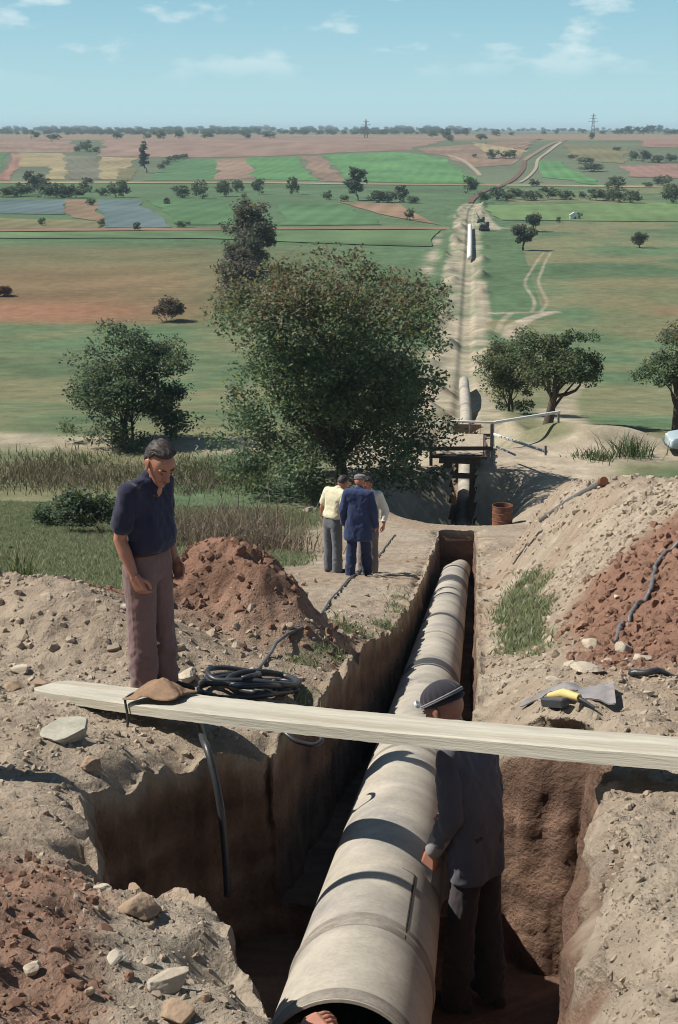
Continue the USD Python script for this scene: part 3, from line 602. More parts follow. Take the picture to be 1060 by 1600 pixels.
def tree(name, label, cat_, loc, height, width, trunk_h, trunk_r, ncl, per, leaf, spread, cols, seed, nlobe=None, skirt=0, radii_z=None, group=None, lean=(0, 0), stems=1, flat=.55, dry_top=None, hollow=.45, parent=None, lumps=.28, nl=None, matn='leaf', zoff=0.0):
    r = np.random.default_rng(seed)
    t = parent if parent is not None else thing(name, label, cat_, loc, group=group)
    cz = height - (height - trunk_h) * .5 + zoff; rad = np.array([width / 2, width / 2, (height - trunk_h) * .5 if radii_z is None else radii_z]) - spread * np.array([.9, .9, .6])
    cen = np.array([lean[0], lean[1], cz])
    c, k, p, d = crown_points(r, cen, rad, ncl, per, spread, hollow, flat, lumps, nlobe, skirt)
    p[:, 2] = np.maximum(p[:, 2], .05)
    cols = np.asarray(cols, float)
    cc = cols[r.integers(0, len(cols), ncl)][k] * (r.uniform(.8, 1.2, ncl)[k] * r.uniform(.7, 1.35, len(k)))[:, None]
    yl = r.uniform(size=len(k)) < .05
    cc[yl] = np.array([.20, .18, .05]) * r.uniform(.7, 1.2, yl.sum())[:, None]
    if dry_top is not None:
        w = ss(p[:, 2] + .9 * (meshkit.fbm(p * .5, 3, 4) - .5) * 2, dry_top[0], dry_top[1])
        sel = r.uniform(size=len(k)) < w * .8
        dc = np.array([(.15, .115, .075), (.17, .15, .08), (.11, .115, .06)])[r.integers(0, 3, len(k))] * r.uniform(.7, 1.25, len(k))[:, None]
        cc[sel] = dc[sel]
        keep = r.uniform(size=len(k)) > w * .35
        p, cc = p[keep], cc[keep]
    lm, lc = leaves(p, leaf, r, cc)
    obj('crown', lm, matn, t, False, lc)
    parts = []
    for s in range(stems):
        o = r.normal(size=3) * [.25, .25, 0] * (stems > 1); tp = np.array([lean[0] * .5, lean[1] * .5, trunk_h + (cz - trunk_h) * .35]) + o * 2
        parts.append(tube(smooth_line([o + [0, 0, -.15], o + (tp - o) * .5 + r.normal(size=3) * .04 * [1, 1, 0], tp], 9), np.linspace(trunk_r * 1.25, trunk_r * .65, 9) / (1 if stems == 1 else 1.6), 9, True))
        parts += limbs(r, tp, trunk_r / (1 if stems == 1 else 1.4), (lambda hi: hi[r.permutation(len(hi))[:min(26, (nl or max(6, ncl // 7))) // stems]])(c[c[:, 2] > cz * .72]))
    obj('trunk', cat(parts), 'bark', t, True)
    return t
GREEN = [(.086, .130, .072), (.102, .150, .078), (.120, .168, .090), (.098, .136, .090)]
OLIVE = [(.085, .105, .052), (.072, .096, .046), (.104, .122, .058), (.056, .082, .044)]
GREYG = [(.080, .092, .070), (.10, .115, .085), (.065, .080, .060), (.12, .13, .10)]
DARK = [(.050, .076, .048), (.060, .090, .054), (.072, .102, .062)]
def on_mid(x, y): p = G(x, y); p[2] = float(Hm(np.array([p[0]]), np.array([p[1]]))[0]) - .05; return p
b_ = np.array([-4.9, 50.3, 0.]); b_[2] = Hm(b_[:1], b_[1:2])[0] - .05
tree('walnut_tree', 'large spreading leafy tree with brownish top behind the three men, left of the trench', 'tree', b_, 9.3, 9.9, .15, .22, 760, 105, .165, .46, GREEN + [(.080, .108, .055)], 11, nlobe=64, skirt=44, lean=(-.35, 0), dry_top=(5.6, 8.4), flat=.92, lumps=.42, hollow=.45, radii_z=4.3)
b_ = on_mid(205, 690)
tree('round_tree', 'low round dark green tree standing by the track behind the man in the navy shirt', 'tree', b_, 4.9, 6.2, .1, .10, 230, 120, .15, .36, DARK + GREEN[:2], 12, nlobe=40, skirt=16, stems=3, flat=.9, lumps=.4)
b_ = on_mid(855, 668)
tree('orchard_tree', 'rounded green tree with a thick dark trunk beside the white bridge rail', 'tree', b_, 4.9, 4.7, 1.0, .22, 125, 130, .15, .32, OLIVE + GREEN[:2], 13, nlobe=30, lean=(.55, 0), flat=.45, lumps=.34)
b_ = on_mid(800, 648)
tree('orchard_tree', 'paler bushy tree leaning on the thick trunked tree, right of the far trench', 'tree', b_, 4.0, 4.1, .3, .13, 100, 120, .15, .32, OLIVE, 14, nlobe=28, skirt=9, stems=2, flat=.6, lumps=.36, lean=(-.1, 0))
b_ = on_mid(1056, 672)
tree('orchard_tree', 'green tree cut by the right edge of the photo, with brown leaves at its top', 'tree', b_, 5.6, 4.2, 1.1, .17, 115, 130, .15, .32, GREEN, 15, nlobe=30, dry_top=(4.0, 5.4), flat=.5, lumps=.34, lean=(-.15, 0))
b_ = on_mid(388, 474)
tree('willow_tree', 'tall gray-green willow rising behind the large brownish-topped tree', 'tree', b_, 10.8, 5.8, 2.2, .3, 120, 75, .32, .55, GREYG, 16, nlobe=26, skirt=4, flat=.7, lumps=.42)
b_ = on_mid(380, 482)
tree('willow_tree', 'shorter gray-brown willow in front of the tall gray-green one', 'tree', b_, 5.8, 6.6, .3, .2, 100, 75, .30, .5, [(.085, .08, .065), (.07, .072, .058), (.10, .092, .075)], 17, nlobe=26, skirt=8, flat=.7, lumps=.4, stems=2)
b_ = on_mid(264, 502)
tree('dry_bush', 'small isolated reddish-brown bush alone in the field above the round dark tree', 'bush', b_, 2.0, 3.4, .05, .06, 60, 70, .22, .3, [(.10, .07, .055), (.085, .065, .05), (.12, .09, .065)], 18, nlobe=18, stems=3, flat=.3, lumps=.3, matn='dry_leaf')
b_ = on_mid(6, 462)
tree('dry_bush', 'low reddish bush at the left edge of the brown field', 'bush', b_, 1.0, 3.0, .03, .05, 40, 50, .22, .25, [(.14, .06, .05), (.11, .05, .04)], 19, flat=.2, matn='dry_leaf')
b_ = on_mid(818, 391)
tree('field_tree', 'dark gray-green bushy tree on the meadow right of the white pipe stretch', 'tree', b_, 4.4, 3.6, .4, .14, 60, 70, .3, .4, GREYG[:3] + DARK, 20, flat=.7)
b_ = on_mid(834, 362)
tree('field_tree', 'smaller dark tree just behind and right of the bushy meadow tree', 'tree', b_, 3.6, 3.2, .5, .14, 45, 60, .36, .4, DARK + GREYG[:1], 21, flat=.7)
b_ = on_mid(1000, 387)
tree('field_tree', 'little gray-green bush alone on the right-hand meadow', 'bush', b_, 2.5, 2.7, .15, .08, 40, 60, .26, .3, GREYG, 22, flat=.6)
b_ = np.array([-10.0, 29.5, 0]); b_[2] = Hs(b_[0], b_[1]) - .35
def px_on(x, y, dz=0):
    """Foot of something seen at a pixel of the near ground."""
    d = ray(x, y); a, b = 3.0, 46.0
    for n_ in (260, 40):
        Ys = np.linspace(a, b, n_); P = d[None] * (Ys / d[1])[:, None]; s = P[:, 2] - H(P[:, 0], P[:, 1]) - dz; i = int(np.argmax(s < 0))
        if s[i] >= 0: return on_mid(x, y)
        a, b = Ys[max(i - 1, 0)], Ys[i]
    return P[i]
b_ = px_on(135, 832); b_[2] -= .12
tree('thicket', 'dark green bramble thicket in the dip behind the man in the navy shirt', 'bush', b_, 1.25, 2.2, .03, .04, 60, 110, .10, .2, DARK + [(.055, .085, .03)], 23, flat=.2, stems=3, lumps=.4)
b_ = px_on(85, 822); b_[2] -= .12
tree('thicket', 'smaller bramble clump at the left end of the dark thicket', 'bush', b_, .8, 1.2, .03, .03, 34, 90, .10, .17, DARK + GREEN[:2], 24, flat=.2, stems=2, lumps=.4)
# dry weeds: sprays of thin stems
def spray(r, n, h, w, cols, width=.012, seedheads=True):
    """Thin upright stems and blades growing from one patch."""
    b = r.normal(size=(n, 3)) * [w, w, 0] * .5; lean = r.normal(size=(n, 3)) * [.42, .42, 0]
    hh = h * r.uniform(.45, 1.15, n)[:, None]; side = r.normal(size=(n, 3)) * [1, 1, .1]; side /= np.linalg.norm(side, axis=1, keepdims=True)
    a0, m, t = b, b + (lean * .45 + [0, 0, .6]) * hh, b + (lean * 1.15 + [0, 0, 1.0]) * hh
    wd = width * r.uniform(.6, 1.4, n)[:, None]
    V = np.stack([a0 - side * wd, a0 + side * wd, m + side * wd * .8, m - side * wd * .8, t], 1).reshape(-1, 3); i = np.arange(n)[:, None] * 5
    f = np.vstack([i + [0, 1, 2], i + [0, 2, 3], i + [3, 2, 4]])
    cc = np.asarray(cols)[r.integers(0, len(cols), n)] * r.uniform(.7, 1.3, n)[:, None]
    return trimesh.Trimesh(V, f, process=False), np.repeat(cc, 5, 0)
DRYC = [(.17, .125, .095), (.21, .165, .12), (.14, .105, .085), (.12, .115, .07)]
def brush_clump(name, label, x, y, h, w, n, seed, cols=DRYC, mid=False, group=None, width=.011):
    r = np.random.default_rng(seed); b = on_mid(x, y) if mid is True else px_on(x, y) if mid is False else at(x, y, mid)
    if mid not in (True, False): b[2] = Hs(b[0], b[1]); b[2] -= .05
    t = thing(name, label, 'weeds', b, group=group)
    s, c = spray(r, n, h, w, cols, width); obj('stem', s, 'dry_leaf', t, False, c, kind='stuff')
    p = r.normal(size=(n // 2, 3)) * [w * .45, w * .45, 0] + [0, 0, 1] * (h * r.uniform(.15, .95, n // 2)[:, None]); l, lc = leaves(p, .07, r, np.asarray(cols)[r.integers(0, len(cols), n // 2)] * r.uniform(.6, 1.2, n // 2)[:, None])
    obj('leaf', l, 'dry_leaf', t, False, lc, kind='stuff')
    return t
brush_clump('dry_brush', 'big brown dry brush right behind the red soil heap, below the large tree', 345, 850, .75, 1.5, 900, 31, mid=30.0)
brush_clump('dry_brush', 'brown dry brush between the navy shirted man and the large tree', 300, 815, 0.8, 1.5, 700, 32, mid=33.0)
brush_clump('dry_brush', 'low dry brush trailing towards the pale path from the big brush', 420, 850, .6, 1.0, 450, 33, mid=29.0)
brush_clump('dry_brush', 'dry brush at the foot of the large tree on its left', 385, 790, 0.7, 1.9, 600, 34, mid=40.0)
for k, (x, y) in enumerate(((20, 752), (62, 748), (100, 742), (140, 752), (180, 748), (290, 760), (325, 752), (40, 728), (250, 740))):
    brush_clump('tall_weeds', 'tall brownish weeds in the belt in front of the left track', x, y, .42, 2.4, 500, 40 + k, DRYC + [(.075, .095, .04)] * 2, True, 'weeds along the left track', .016)
for k, (x, y) in enumerate(((330, 728), (365, 745), (400, 757), (120, 722))):
    brush_clump('tall_weeds', 'green leafy weeds growing between the track and the large tree', x, y, .4, 1.8, 320, 60 + k, [(.06, .09, .035), (.09, .12, .05), (.12, .12, .06)], True, 'green weeds by the track', .02)
for k, (x, y, h) in enumerate(((985, 712, 1.3), (930, 716, .6))):
    brush_clump('tall_weeds', ('tall green weed standing by the track left of the car', 'low green weeds by the track near the white rail')[k], x, y, h * .7, .9, 200, 66 + k, [(.06, .09, .035), (.09, .12, .05)], True, None, .02)
brush_clump('young_shoot', 'small leafy sapling at the left edge, behind the gray spoil ridge', 32, 912, .55, .3, 40, 69, mid=18.0, cols= [(.10, .13, .05), (.15, .14, .06)])
# far trees: a few kinds, then one copy per tree seen
def far_proto(name, kind, seed):
    p = proto(name); r = np.random.default_rng(seed)
    col = {'round': DARK + GREEN[:2], 'tall': DARK, 'poplar': DARK, 'gray': GREYG[:3] + DARK[:1]}[kind]
    if kind == 'poplar': tree('x', '', '', None, 1.0, .26, .02, .015, 90, 18, .06, .035, col, seed, nlobe=40, parent=p, flat=0, lumps=.1, hollow=.2, nl=4)
    elif kind == 'tall': tree('x', '', '', None, 1.0, .66, .02, .02, 80, 18, .085, .06, col, seed, nlobe=26, parent=p, flat=.9, lumps=.35, nl=4)
    else: tree('x', '', '', None, 1.0, 1.25, .0, .015, 80, 18, .10, .085, col, seed, nlobe=26, skirt=5, parent=p, flat=.8, lumps=.38, nl=3)
    return p
FP = {k: [far_proto(f'far_{k}_kind_{i}', k, 300 + i * 7 + len(k)) for i in range(n_)] for k, n_ in (('round', 3), ('tall', 2), ('poplar', 1), ('gray', 2))}
def far_tree(x, y, w, h, kind, label, group, name='far_tree', category='tree', k=[0]):
    k[0] += 1; b = G(x, y); b[2] -= .1; ps = FP[kind]; hh = h * b[1] / F * 1.04; ww = w * b[1] / F / {'round': 1.15, 'gray': 1.15, 'tall': .62, 'poplar': .24}[kind] * 1.1
    return dup(ps[k[0] % len(ps)], name, label, category, b, k[0] * 1.9, group, (ww, ww, hh))
rows = [
 ('dark bushy tree in the hedgerow by the blue field', 'hedgerow on the left', 'round', [(10, 308, 26, 16), (22, 307, 30, 18), (36, 306, 30, 20), (72, 309, 30, 22), (88, 309, 34, 24), (104, 309, 24, 18), (120, 309, 34, 20), (160, 306, 20, 14)]),
 ('taller gray-green tree rising from the left hedgerow', 'taller trees of the left hedgerow', 'gray', [(50, 303, 24, 38), (63, 300, 32, 27), (136, 300, 20, 24)]),
 ('dark round tree of the pair beside the hedgerow', 'pair by the hedgerow', 'round', [(180, 308, 24, 22), (193, 308, 22, 27)]),
 ('dark tree in the scattered row across the valley', 'scattered valley row', 'round', [(282, 309, 28, 21), (313, 311, 27, 28), (350, 307, 28, 26), (371, 300, 20, 20), (404, 303, 21, 24), (458, 304, 19, 29), (512, 312, 16, 14), (382, 310, 10, 8)]),
 ('tiny bush on the field edges of the valley', 'tiny field bushes', 'round', [(142, 321, 15, 12), (66, 353, 12, 14), (159, 353, 12, 12), (214, 361, 13, 15), (285, 355, 23, 11), (640, 344, 16, 18), (905, 342, 10, 11), (873, 348, 8, 10)]),
 ('bush in the hedge beside the tallest valley tree', 'hedge by the tallest valley tree', 'round', [(590, 317, 34, 20), (608, 316, 26, 18), (645, 318, 20, 12), (538, 315, 15, 11)]),
 ('dark tree in the hedge right of the far trench', 'hedge right of the trench', 'round', [(755, 317, 20, 18), (776, 313, 25, 22), (792, 314, 22, 14), (806, 311, 28, 17), (830, 313, 30, 16), (858, 311, 32, 19), (884, 312, 26, 15), (910, 310, 12, 11), (932, 313, 30, 18), (950, 314, 30, 20), (968, 316, 30, 22), (990, 318, 26, 20), (835, 291, 18, 11)]),
 ('dark tree behind the right-hand meadows', 'trees at the right edge', 'round', [(1036, 291, 30, 16), (1050, 318, 36, 30), (1012, 292, 16, 8)]),
 ('dark tree of the clump above the tan stubble', 'clump on the left hill', 'round', [(135, 237, 22, 17), (120, 237, 10, 9), (151, 239, 12, 10)]),
 ('bush of the short hedge beside the poplar', 'short hedge by the poplar', 'round', [(252, 264, 12, 9), (260, 258, 14, 9), (268, 252, 16, 9), (277, 249, 16, 8), (287, 247, 16, 7)]),
 ('dark tree in the clump left of the far track', 'clump left of the far track', 'round', [(770, 248, 19, 15), (790, 248, 16, 12), (801, 247, 14, 13), (742, 246, 8, 6)]),
 ('dark tree on the right hillside by the red field', 'right hillside trees', 'round', [(990, 251, 15, 14), (1008, 253, 20, 18), (1028, 254, 20, 12), (1048, 253, 20, 12), (965, 235, 14, 6), (915, 256, 26, 10), (925, 268, 40, 13), (895, 247, 16, 6)]),
 ('dark tree on the top of the plateau', 'plateau trees', 'round', [(55, 217, 15, 12), (84, 218, 22, 9), (184, 217, 17, 11), (230, 217, 14, 9), (250, 217, 20, 14), (280, 216, 15, 12), (324, 216, 22, 10), (386, 216, 13, 8), (421, 216, 22, 10), (676, 214, 17, 9), (696, 217, 17, 16), (704, 221, 12, 9), (728, 212, 12, 12), (752, 218, 18, 9), (776, 213, 14, 10), (800, 212, 9, 6), (850, 210, 8, 6), (870, 210, 6, 8), (912, 209, 8, 7), (925, 218, 8, 11), (966, 210, 18, 8)]),
 ('dark tree of the right-hand wood on the skyline', 'right skyline trees', 'round', [(985, 210, 24, 13), (1005, 210, 20, 11), (1016, 209, 20, 13), (1031, 208, 9, 13), (1048, 211, 24, 9), (942, 210, 10, 6)])]
ORD = 'first second third fourth fifth sixth seventh eighth ninth tenth eleventh twelfth thirteenth fourteenth fifteenth sixteenth seventeenth eighteenth nineteenth twentieth twenty-first twenty-second'.split()
for lab, grp, kind, L in rows:
    L = sorted(L); n_ = len(L)
    for k, q in enumerate(L):
        size = max(L, key=lambda a: a[2] * a[3]) is q
        far_tree(*q, kind, lab + (', largest of them, ' if size else ', ') + ('leftmost' if k == 0 else 'rightmost' if k == n_ - 1 else ORD[k] + ' from left'), grp)
far_tree(226, 270, 13, 52, 'poplar', 'single slender poplar standing on the far slope left of the bright green field', None, 'poplar_tree')
far_tree(558, 313, 33, 50, 'tall', 'tallest dark tree in the middle of the valley above the big spreading tree', None)
far_tree(626, 316, 24, 28, 'gray', 'gray-green tree at the right end of the hedge by the tallest valley tree', None)
far_tree(735, 303, 25, 27, 'round', 'round dark tree just left of where the far trench climbs the slope', None)
far_tree(962, 297, 29, 22, 'round', 'round tree standing above the right-hand hedge', None)
# the wooded skyline, too far off to tell the trees apart
pr_ = stage.DefinePrim('/World/skyline_wood', 'PointInstancer'); PI_ = UsdGeom.PointInstancer(pr_)
r = np.random.default_rng(5); n = 620
xx = np.concatenate([r.uniform(-40, 720, 500), r.uniform(720, 1100, 120)]); yy = np.concatenate([r.uniform(203.6, 211, 500), r.uniform(203.6, 206, 120)])
P = np.array([G(a, b) for a, b in zip(xx, yy)]); sc = P[:, 1] / F * r.uniform(4, 8.5, n) * np.where(xx < 720, 1, .6); sc = np.minimum(sc, 16)
pk = UsdGeom.Xform.Define(stage, '/World/skyline_wood/kinds'); kinds = []
for i in range(2):
    q = UsdGeom.Xform.Define(stage, f'/World/skyline_wood/kinds/tree_{i:03d}'); q.GetPrim().GetReferences().AddInternalReference(FP['round'][i].GetPath()); kinds.append(q.GetPath())
PI_.CreatePrototypesRel().SetTargets(kinds)
PI_.CreateProtoIndicesAttr(Vt.IntArray.FromNumpy(r.integers(0, 2, n).astype(np.int32)))
PI_.CreatePositionsAttr(Vt.Vec3fArray.FromNumpy(P.astype(np.float32)))
PI_.CreateScalesAttr(Vt.Vec3fArray.FromNumpy(np.c_[sc * 1.3, sc * 1.3, sc].astype(np.float32)))
setdata(pr_, label='dark blue-green woods along the far skyline', category='wood', kind='stuff')
# grass
def tuft(seed, n, h, cols):
    return spray(np.random.default_rng(seed), n, h, .11, cols, .0055)
def instancer(name, label, category, protos, P, sc, rot, seed, matn, parts_col=True):
    pi = UsdGeom.PointInstancer.Define(stage, path_for(name)); paths = []
    for i, q in enumerate(protos):
        if isinstance(q, tuple): obj(f'piece_{i:03d}', q[0], matn, pi.GetPrim(), False, q[1])
        else: obj(f'piece_{i:03d}', q, matn if isinstance(matn, str) else matn[i], pi.GetPrim(), False)
        paths.append(f'{pi.GetPath()}/piece_{i:03d}')
    r = np.random.default_rng(seed); n = len(P)
    pi.CreatePrototypesRel().SetTargets(paths)
    pi.CreateProtoIndicesAttr(Vt.IntArray.FromNumpy(r.integers(0, len(protos), n).astype(np.int32)))
    pi.CreatePositionsAttr(Vt.Vec3fArray.FromNumpy(np.asarray(P, np.float32)))
    s = np.asarray(sc, np.float32); pi.CreateScalesAttr(Vt.Vec3fArray.FromNumpy(np.repeat(s[:, None], 3, 1) if s.ndim == 1 else s))
    if rot == 'yaw': a = r.uniform(0, math.pi, n); Q = np.c_[np.cos(a), 0 * a, 0 * a, np.sin(a)]
    else: Q = r.normal(size=(n, 4)); Q /= np.linalg.norm(Q, axis=1, keepdims=True)
    pi.CreateOrientationsAttr(Vt.QuathArray([Gf.Quath(*map(float, q)) for q in Q]))
    setdata(pi.GetPrim(), label=label, category=category, kind='stuff'); return pi
GC = [(.10, .145, .075), (.13, .175, .09), (.17, .19, .105), (.24, .215, .14)]
tufts = [tuft(400 + i, 11, h, GC) for i, h in enumerate((.035, .055, .085))]
r = np.random.default_rng(44)
def in_cut(X, Y):
    return (X > TR_L(np.clip(Y, 7, 60)) - .02) & (X < TR_R(np.clip(Y, 7, 60)) + .02) & (Y > 7.2)
PITPOLY = Polygon(PIT).buffer(.04)
def scatter(n, xr, yr, mask, geo=True):
    X = r.uniform(*xr, n); Y = np.exp(r.uniform(math.log(yr[0]), math.log(yr[1]), n)) if geo else r.uniform(*yr, n)
    k = (r.uniform(size=n) < mask(X, Y)) & ~in_cut(X, Y) & ~shapely.contains_xy(PITPOLY, X, Y)
    X, Y = X[k], Y[k]; return np.c_[X, Y, H(X, Y) - .012]
g1 = scatter(26000, (-1.6, 1.4), (8.6, 20), lambda X, Y: ss(grass_mask(X, Y), .02, .8) * np.clip(.35 + 2.5 * fbm2(X, Y, 2.2, 57), .05, .8))
g2 = scatter(60000, (-17, -2.5), (12.5, 46), lambda X, Y: ss(grass_mask(X, Y), .2, .8))
g3 = scatter(9000, (1, 9), (27, 46), lambda X, Y: ss(grass_mask(X, Y), .2, .8))
gp = np.vstack([g1, g2, g3]); print('tufts', len(g1), len(g2), len(g3))
instancer('grass', 'short rough grass growing on the banks beside the trench', 'grass', tufts, gp, r.uniform(.6, 1.4, len(gp)) * np.where(gp[:, 1] > 20, 1.25, 1), 'yaw', 45, 'grass_blade')
# ------------------------------------------------------------------ the small timber bridge where the track crosses the trench
BY0, BY1 = 54.3, 58.4
zd = at(715, 713, BY0)[2]
bridge = thing('footbridge', 'small timber bridge carrying the track over the deep trench cut', 'bridge', (0, 0, 0))
bx0, bx1 = at(676, 713, BY0)[0], at(760, 713, BY0)[0]; bxc = (bx0 + bx1) / 2
for k in range(15):
    y = BY0 + .14 + k * .275
    obj('deck_board', box(bx1 - bx0 + rng.uniform(-.1, .1), .262, .10, (bxc + rng.uniform(-.03, .03), y, zd - .05 - .002 * (k % 3)), b=.012), 'dark_timber', bridge, 25)
ux0, ux1 = at(698, 730, BY0)[0], at(739, 730, BY0)[0]
for ux in (ux0, ux1):
    for y in (BY0 + .22, BY1 - .3):
        obj('upright', beam((ux, y, -15.8), (ux, y, zd - .11), .24, .24, .015), 'dark_timber', bridge, 25)
    obj('wall_board', T(box(.06, BY1 - BY0 - .8, 1.55, b=.01), (ux + (.16 if ux > bxc else -.16), (BY0 + BY1) / 2, -14.5)), 'dark_timber', bridge, 25)
zc_ = at(717, 744, BY0)[2]
for y in (BY0 + .20, BY1 - .3):
    obj('cross_beam', beam((ux0 - .22, y - .13, zc_), (ux1 + .22, y - .13, zc_), .16, .20, .012), 'dark_timber', bridge, 25)
    obj('cap_beam', beam((ux0 - .30, y - .02, zd - .215), (ux1 + .30, y - .02, zd - .215), .26, .20, .015), 'dark_timber', bridge, 25)
lay = []
gx, gy = np.meshgrid(np.linspace(bx0 + .12, bx1 - .12, 24), np.linspace(BY0 + .18, BY1, 40)); gz = zd + .03 + .05 * (meshkit.fbm(np.stack([gx * 2, gy * 2, gx * 0], -1), 3, 2) - .3)
ev = np.c_[gx.ravel(), gy.ravel(), gz.ravel()]; i = (np.arange(39)[:, None] * 24 + np.arange(23)[None]).ravel()
obj('earth_layer', trimesh.Trimesh(ev, np.vstack([np.c_[i, i + 1, i + 25], np.c_[i, i + 25, i + 24]]), process=False), 'earth', bridge, True, np.tile([.36, .31, .24], (len(ev), 1)))
def rail(name, a, b, w, h, m): obj(name, beam(a, b, w, h, .01), m, bridge, 25)
q = lambda x, y, Y: at(x, y, Y)
lp, rp = q(674, 712, BY0 + .1), q(769, 714, BY0 + .1)
for p, top in ((lp, 688), (rp, 662)):
    obj('rail_post', beam(p - [0, 0, .4], at(674 if top == 688 else 769, top, BY0 + .1), .13, .13, .012), 'gray_timber' if top == 662 else 'dark_timber', bridge, 25)
rail('rail', q(662, 701, BY0), q(771, 700.5, BY0), .07, .16, 'dark_timber')
rail('rail', q(612, 717, 52.5), q(663, 701, BY0 - .02), .07, .10, 'dark_timber')
fy = BY1 + .4
for x in (700, 735, 771): obj('rail_post', beam(at(x, 697, fy), at(x, 659, fy), .10, .10, .01), 'gray_timber' if x < 760 else 'white_paint', bridge, 25)
rail('rail', q(688, 680, fy - .08), q(772, 680, fy - .08), .06, .13, 'dark_timber'); rail('rail', q(690, 684.5, fy - .08), q(772, 685, fy - .08), .06, .06, 'white_paint')
rail('rail', q(686, 658, fy - .09), q(774, 660, fy - .09), .08, .09, 'white_paint')
rail('rail', q(773, 660, fy - .10), q(875, 643.5, fy + 3.0), .10, .11, 'white_paint')
rail('rail', q(771, 678, BY0 + 1.2), q(855, 706, BY0 - 2.2), .09, .09, 'white_paint')
rail('rail', q(774, 697, BY0 + .3), q(806, 711, BY0 - 1.2), .07, .07, 'white_paint')
obj('rail_post', beam(q(853, 711, BY0 - 2.2), q(853, 696, BY0 - 2.2), .09, .09, .01), 'gray_timber', bridge, 25)
obj('rail_post', beam(at(873, 668, fy + 3.0), at(873, 645, fy + 3.0), .10, .10, .01), 'gray_timber', bridge, 25)
# rusty drum and scrap timbers in front of it
b0 = at(785, 819, 43.5); b0[2] = Hs(b0[0], b0[1]) - .04
drum = thing('rusty_drum', 'rusty open-topped drum standing on the clay right of the timber bridge', 'drum', b0, .3)
def lathe(profile, n=36):
    P = np.array(profile, float); a = np.linspace(0, 2 * np.pi, n, endpoint=False); k = len(P)
    v = np.stack([P[:, 0][:, None] * np.cos(a), P[:, 0][:, None] * np.sin(a), np.repeat(P[:, 1][:, None], n, 1)], -1).reshape(-1, 3); f = []
    for i in range(k - 1):
        for j in range(n): A, B = i * n + j, i * n + (j + 1) % n; f += [(A, B, B + n), (A, B + n, A + n)]
    return trimesh.Trimesh(v, np.array(f), process=False)
obj('shell', lathe([(.001, 0), (.31, 0), (.32, .02), (.32, .22), (.333, .235), (.32, .25), (.32, .45), (.333, .465), (.32, .48), (.32, .68), (.31, .69), (.305, .68), (.305, .03), (.001, .03)]), 'rust', drum, 35)
obj('rim', tube([(.322 * math.cos(a), .322 * math.sin(a), .69) for a in np.linspace(0, 2 * np.pi, 37)], .014, 8, False), 'rust', drum, True)
for k, (xa, ya, xb, yb, dz) in enumerate(((697, 805, 722, 816, .10), (722, 802, 700, 818, .16), (690, 815, 728, 812, .22), (708, 800, 712, 822, .05))):
    a, b = at(xa, ya, 45.6 + .1 * k), at(xb, yb, 45.2 + .1 * k); a[2] = Hs(a[0], a[1]) + dz; b[2] = Hs(b[0], b[1]) + dz * .7
    obj('scrap_timber', beam(a, b, .13, .12, .012), 'gray_timber', None, 25, label=('gray timber offcut slanting down right before the bridge opening', 'gray timber offcut slanting down left before the bridge opening', 'topmost gray timber offcut lying level before the bridge opening', 'lowest gray timber offcut pointing at the camera before the bridge')[k], category='timber', group='offcuts before the bridge')
# steel tube on the right spoil bank
def lie(x, y, r=0.0): p = px_on(x, y); p[2] += r; return p
ta, tb = lie(846, 818, .05), lie(940, 761, .06)
tb2 = tb + (tb - ta) / np.linalg.norm(tb - ta) * .12
tubeo = thing('steel_tube', 'straight gray steel tube lying up the slope of the right spoil bank', 'tube')
obj('shaft', tube([ta, ta * .5 + tb * .5 + [0, 0, .03], tb], .042, 14, True), 'dusty_rubber', tubeo, 40)
obj('coupling', tube([tb, tb2], .055, 14, True), 'rust', tubeo, 40)
def cable(name, label, pts, r, m, n=90, lift=None, wig=.012, seed=0, category='cable'):
    P = np.array([lie(x, y, (lift or r)) for x, y in pts]); P = smooth_line(P, n); rr_ = np.random.default_rng(seed)
    w = np.cumsum(rr_.normal(size=(n, 2)), 0); w -= np.linspace(0, 1, n)[:, None] * w[-1]; P[:, :2] += w * wig * .4
    P[:, 2] = H(P[:, 0], P[:, 1]) + (lift or r)
    k = np.ones(5) / 5; P[2:-2, 2] = np.convolve(P[:, 2], k, 'valid') + .01
    return obj(name, tube(P, r, 8, True), m, None, True, label=label, category=category)
cable('welding_cable', 'gray cable snaking down the red soil of the right spoil bank', [(962, 1006), (972, 980), (990, 955), (1012, 928), (1019, 905), (1024, 888), (1040, 868), (1058, 852), (1090, 838)], .017, 'dusty_rubber', 110, seed=1)
cable('welding_cable', 'short black cable end lying near the right edge behind the plank', [(985, 1056), (1010, 1058), (1040, 1061), (1090, 1058)], .020, 'rubber', 40, wig=.004, seed=2)
cable('welding_cable', 'thin dark cable on the pale slope below the steel tube', [(801, 884), (818, 862), (832, 848), (848, 830)], .016, 'dusty_rubber', 50, seed=3)
cable('welding_cable', 'kinked gray cable running along the left bank from the coil towards the three men', [(388, 1058), (412, 1042), (440, 1014), (462, 992), (490, 974), (508, 962), (518, 944), (526, 932), (552, 905), (582, 880), (606, 852), (618, 836)], .014, 'dusty_rubber', 120, seed=4)
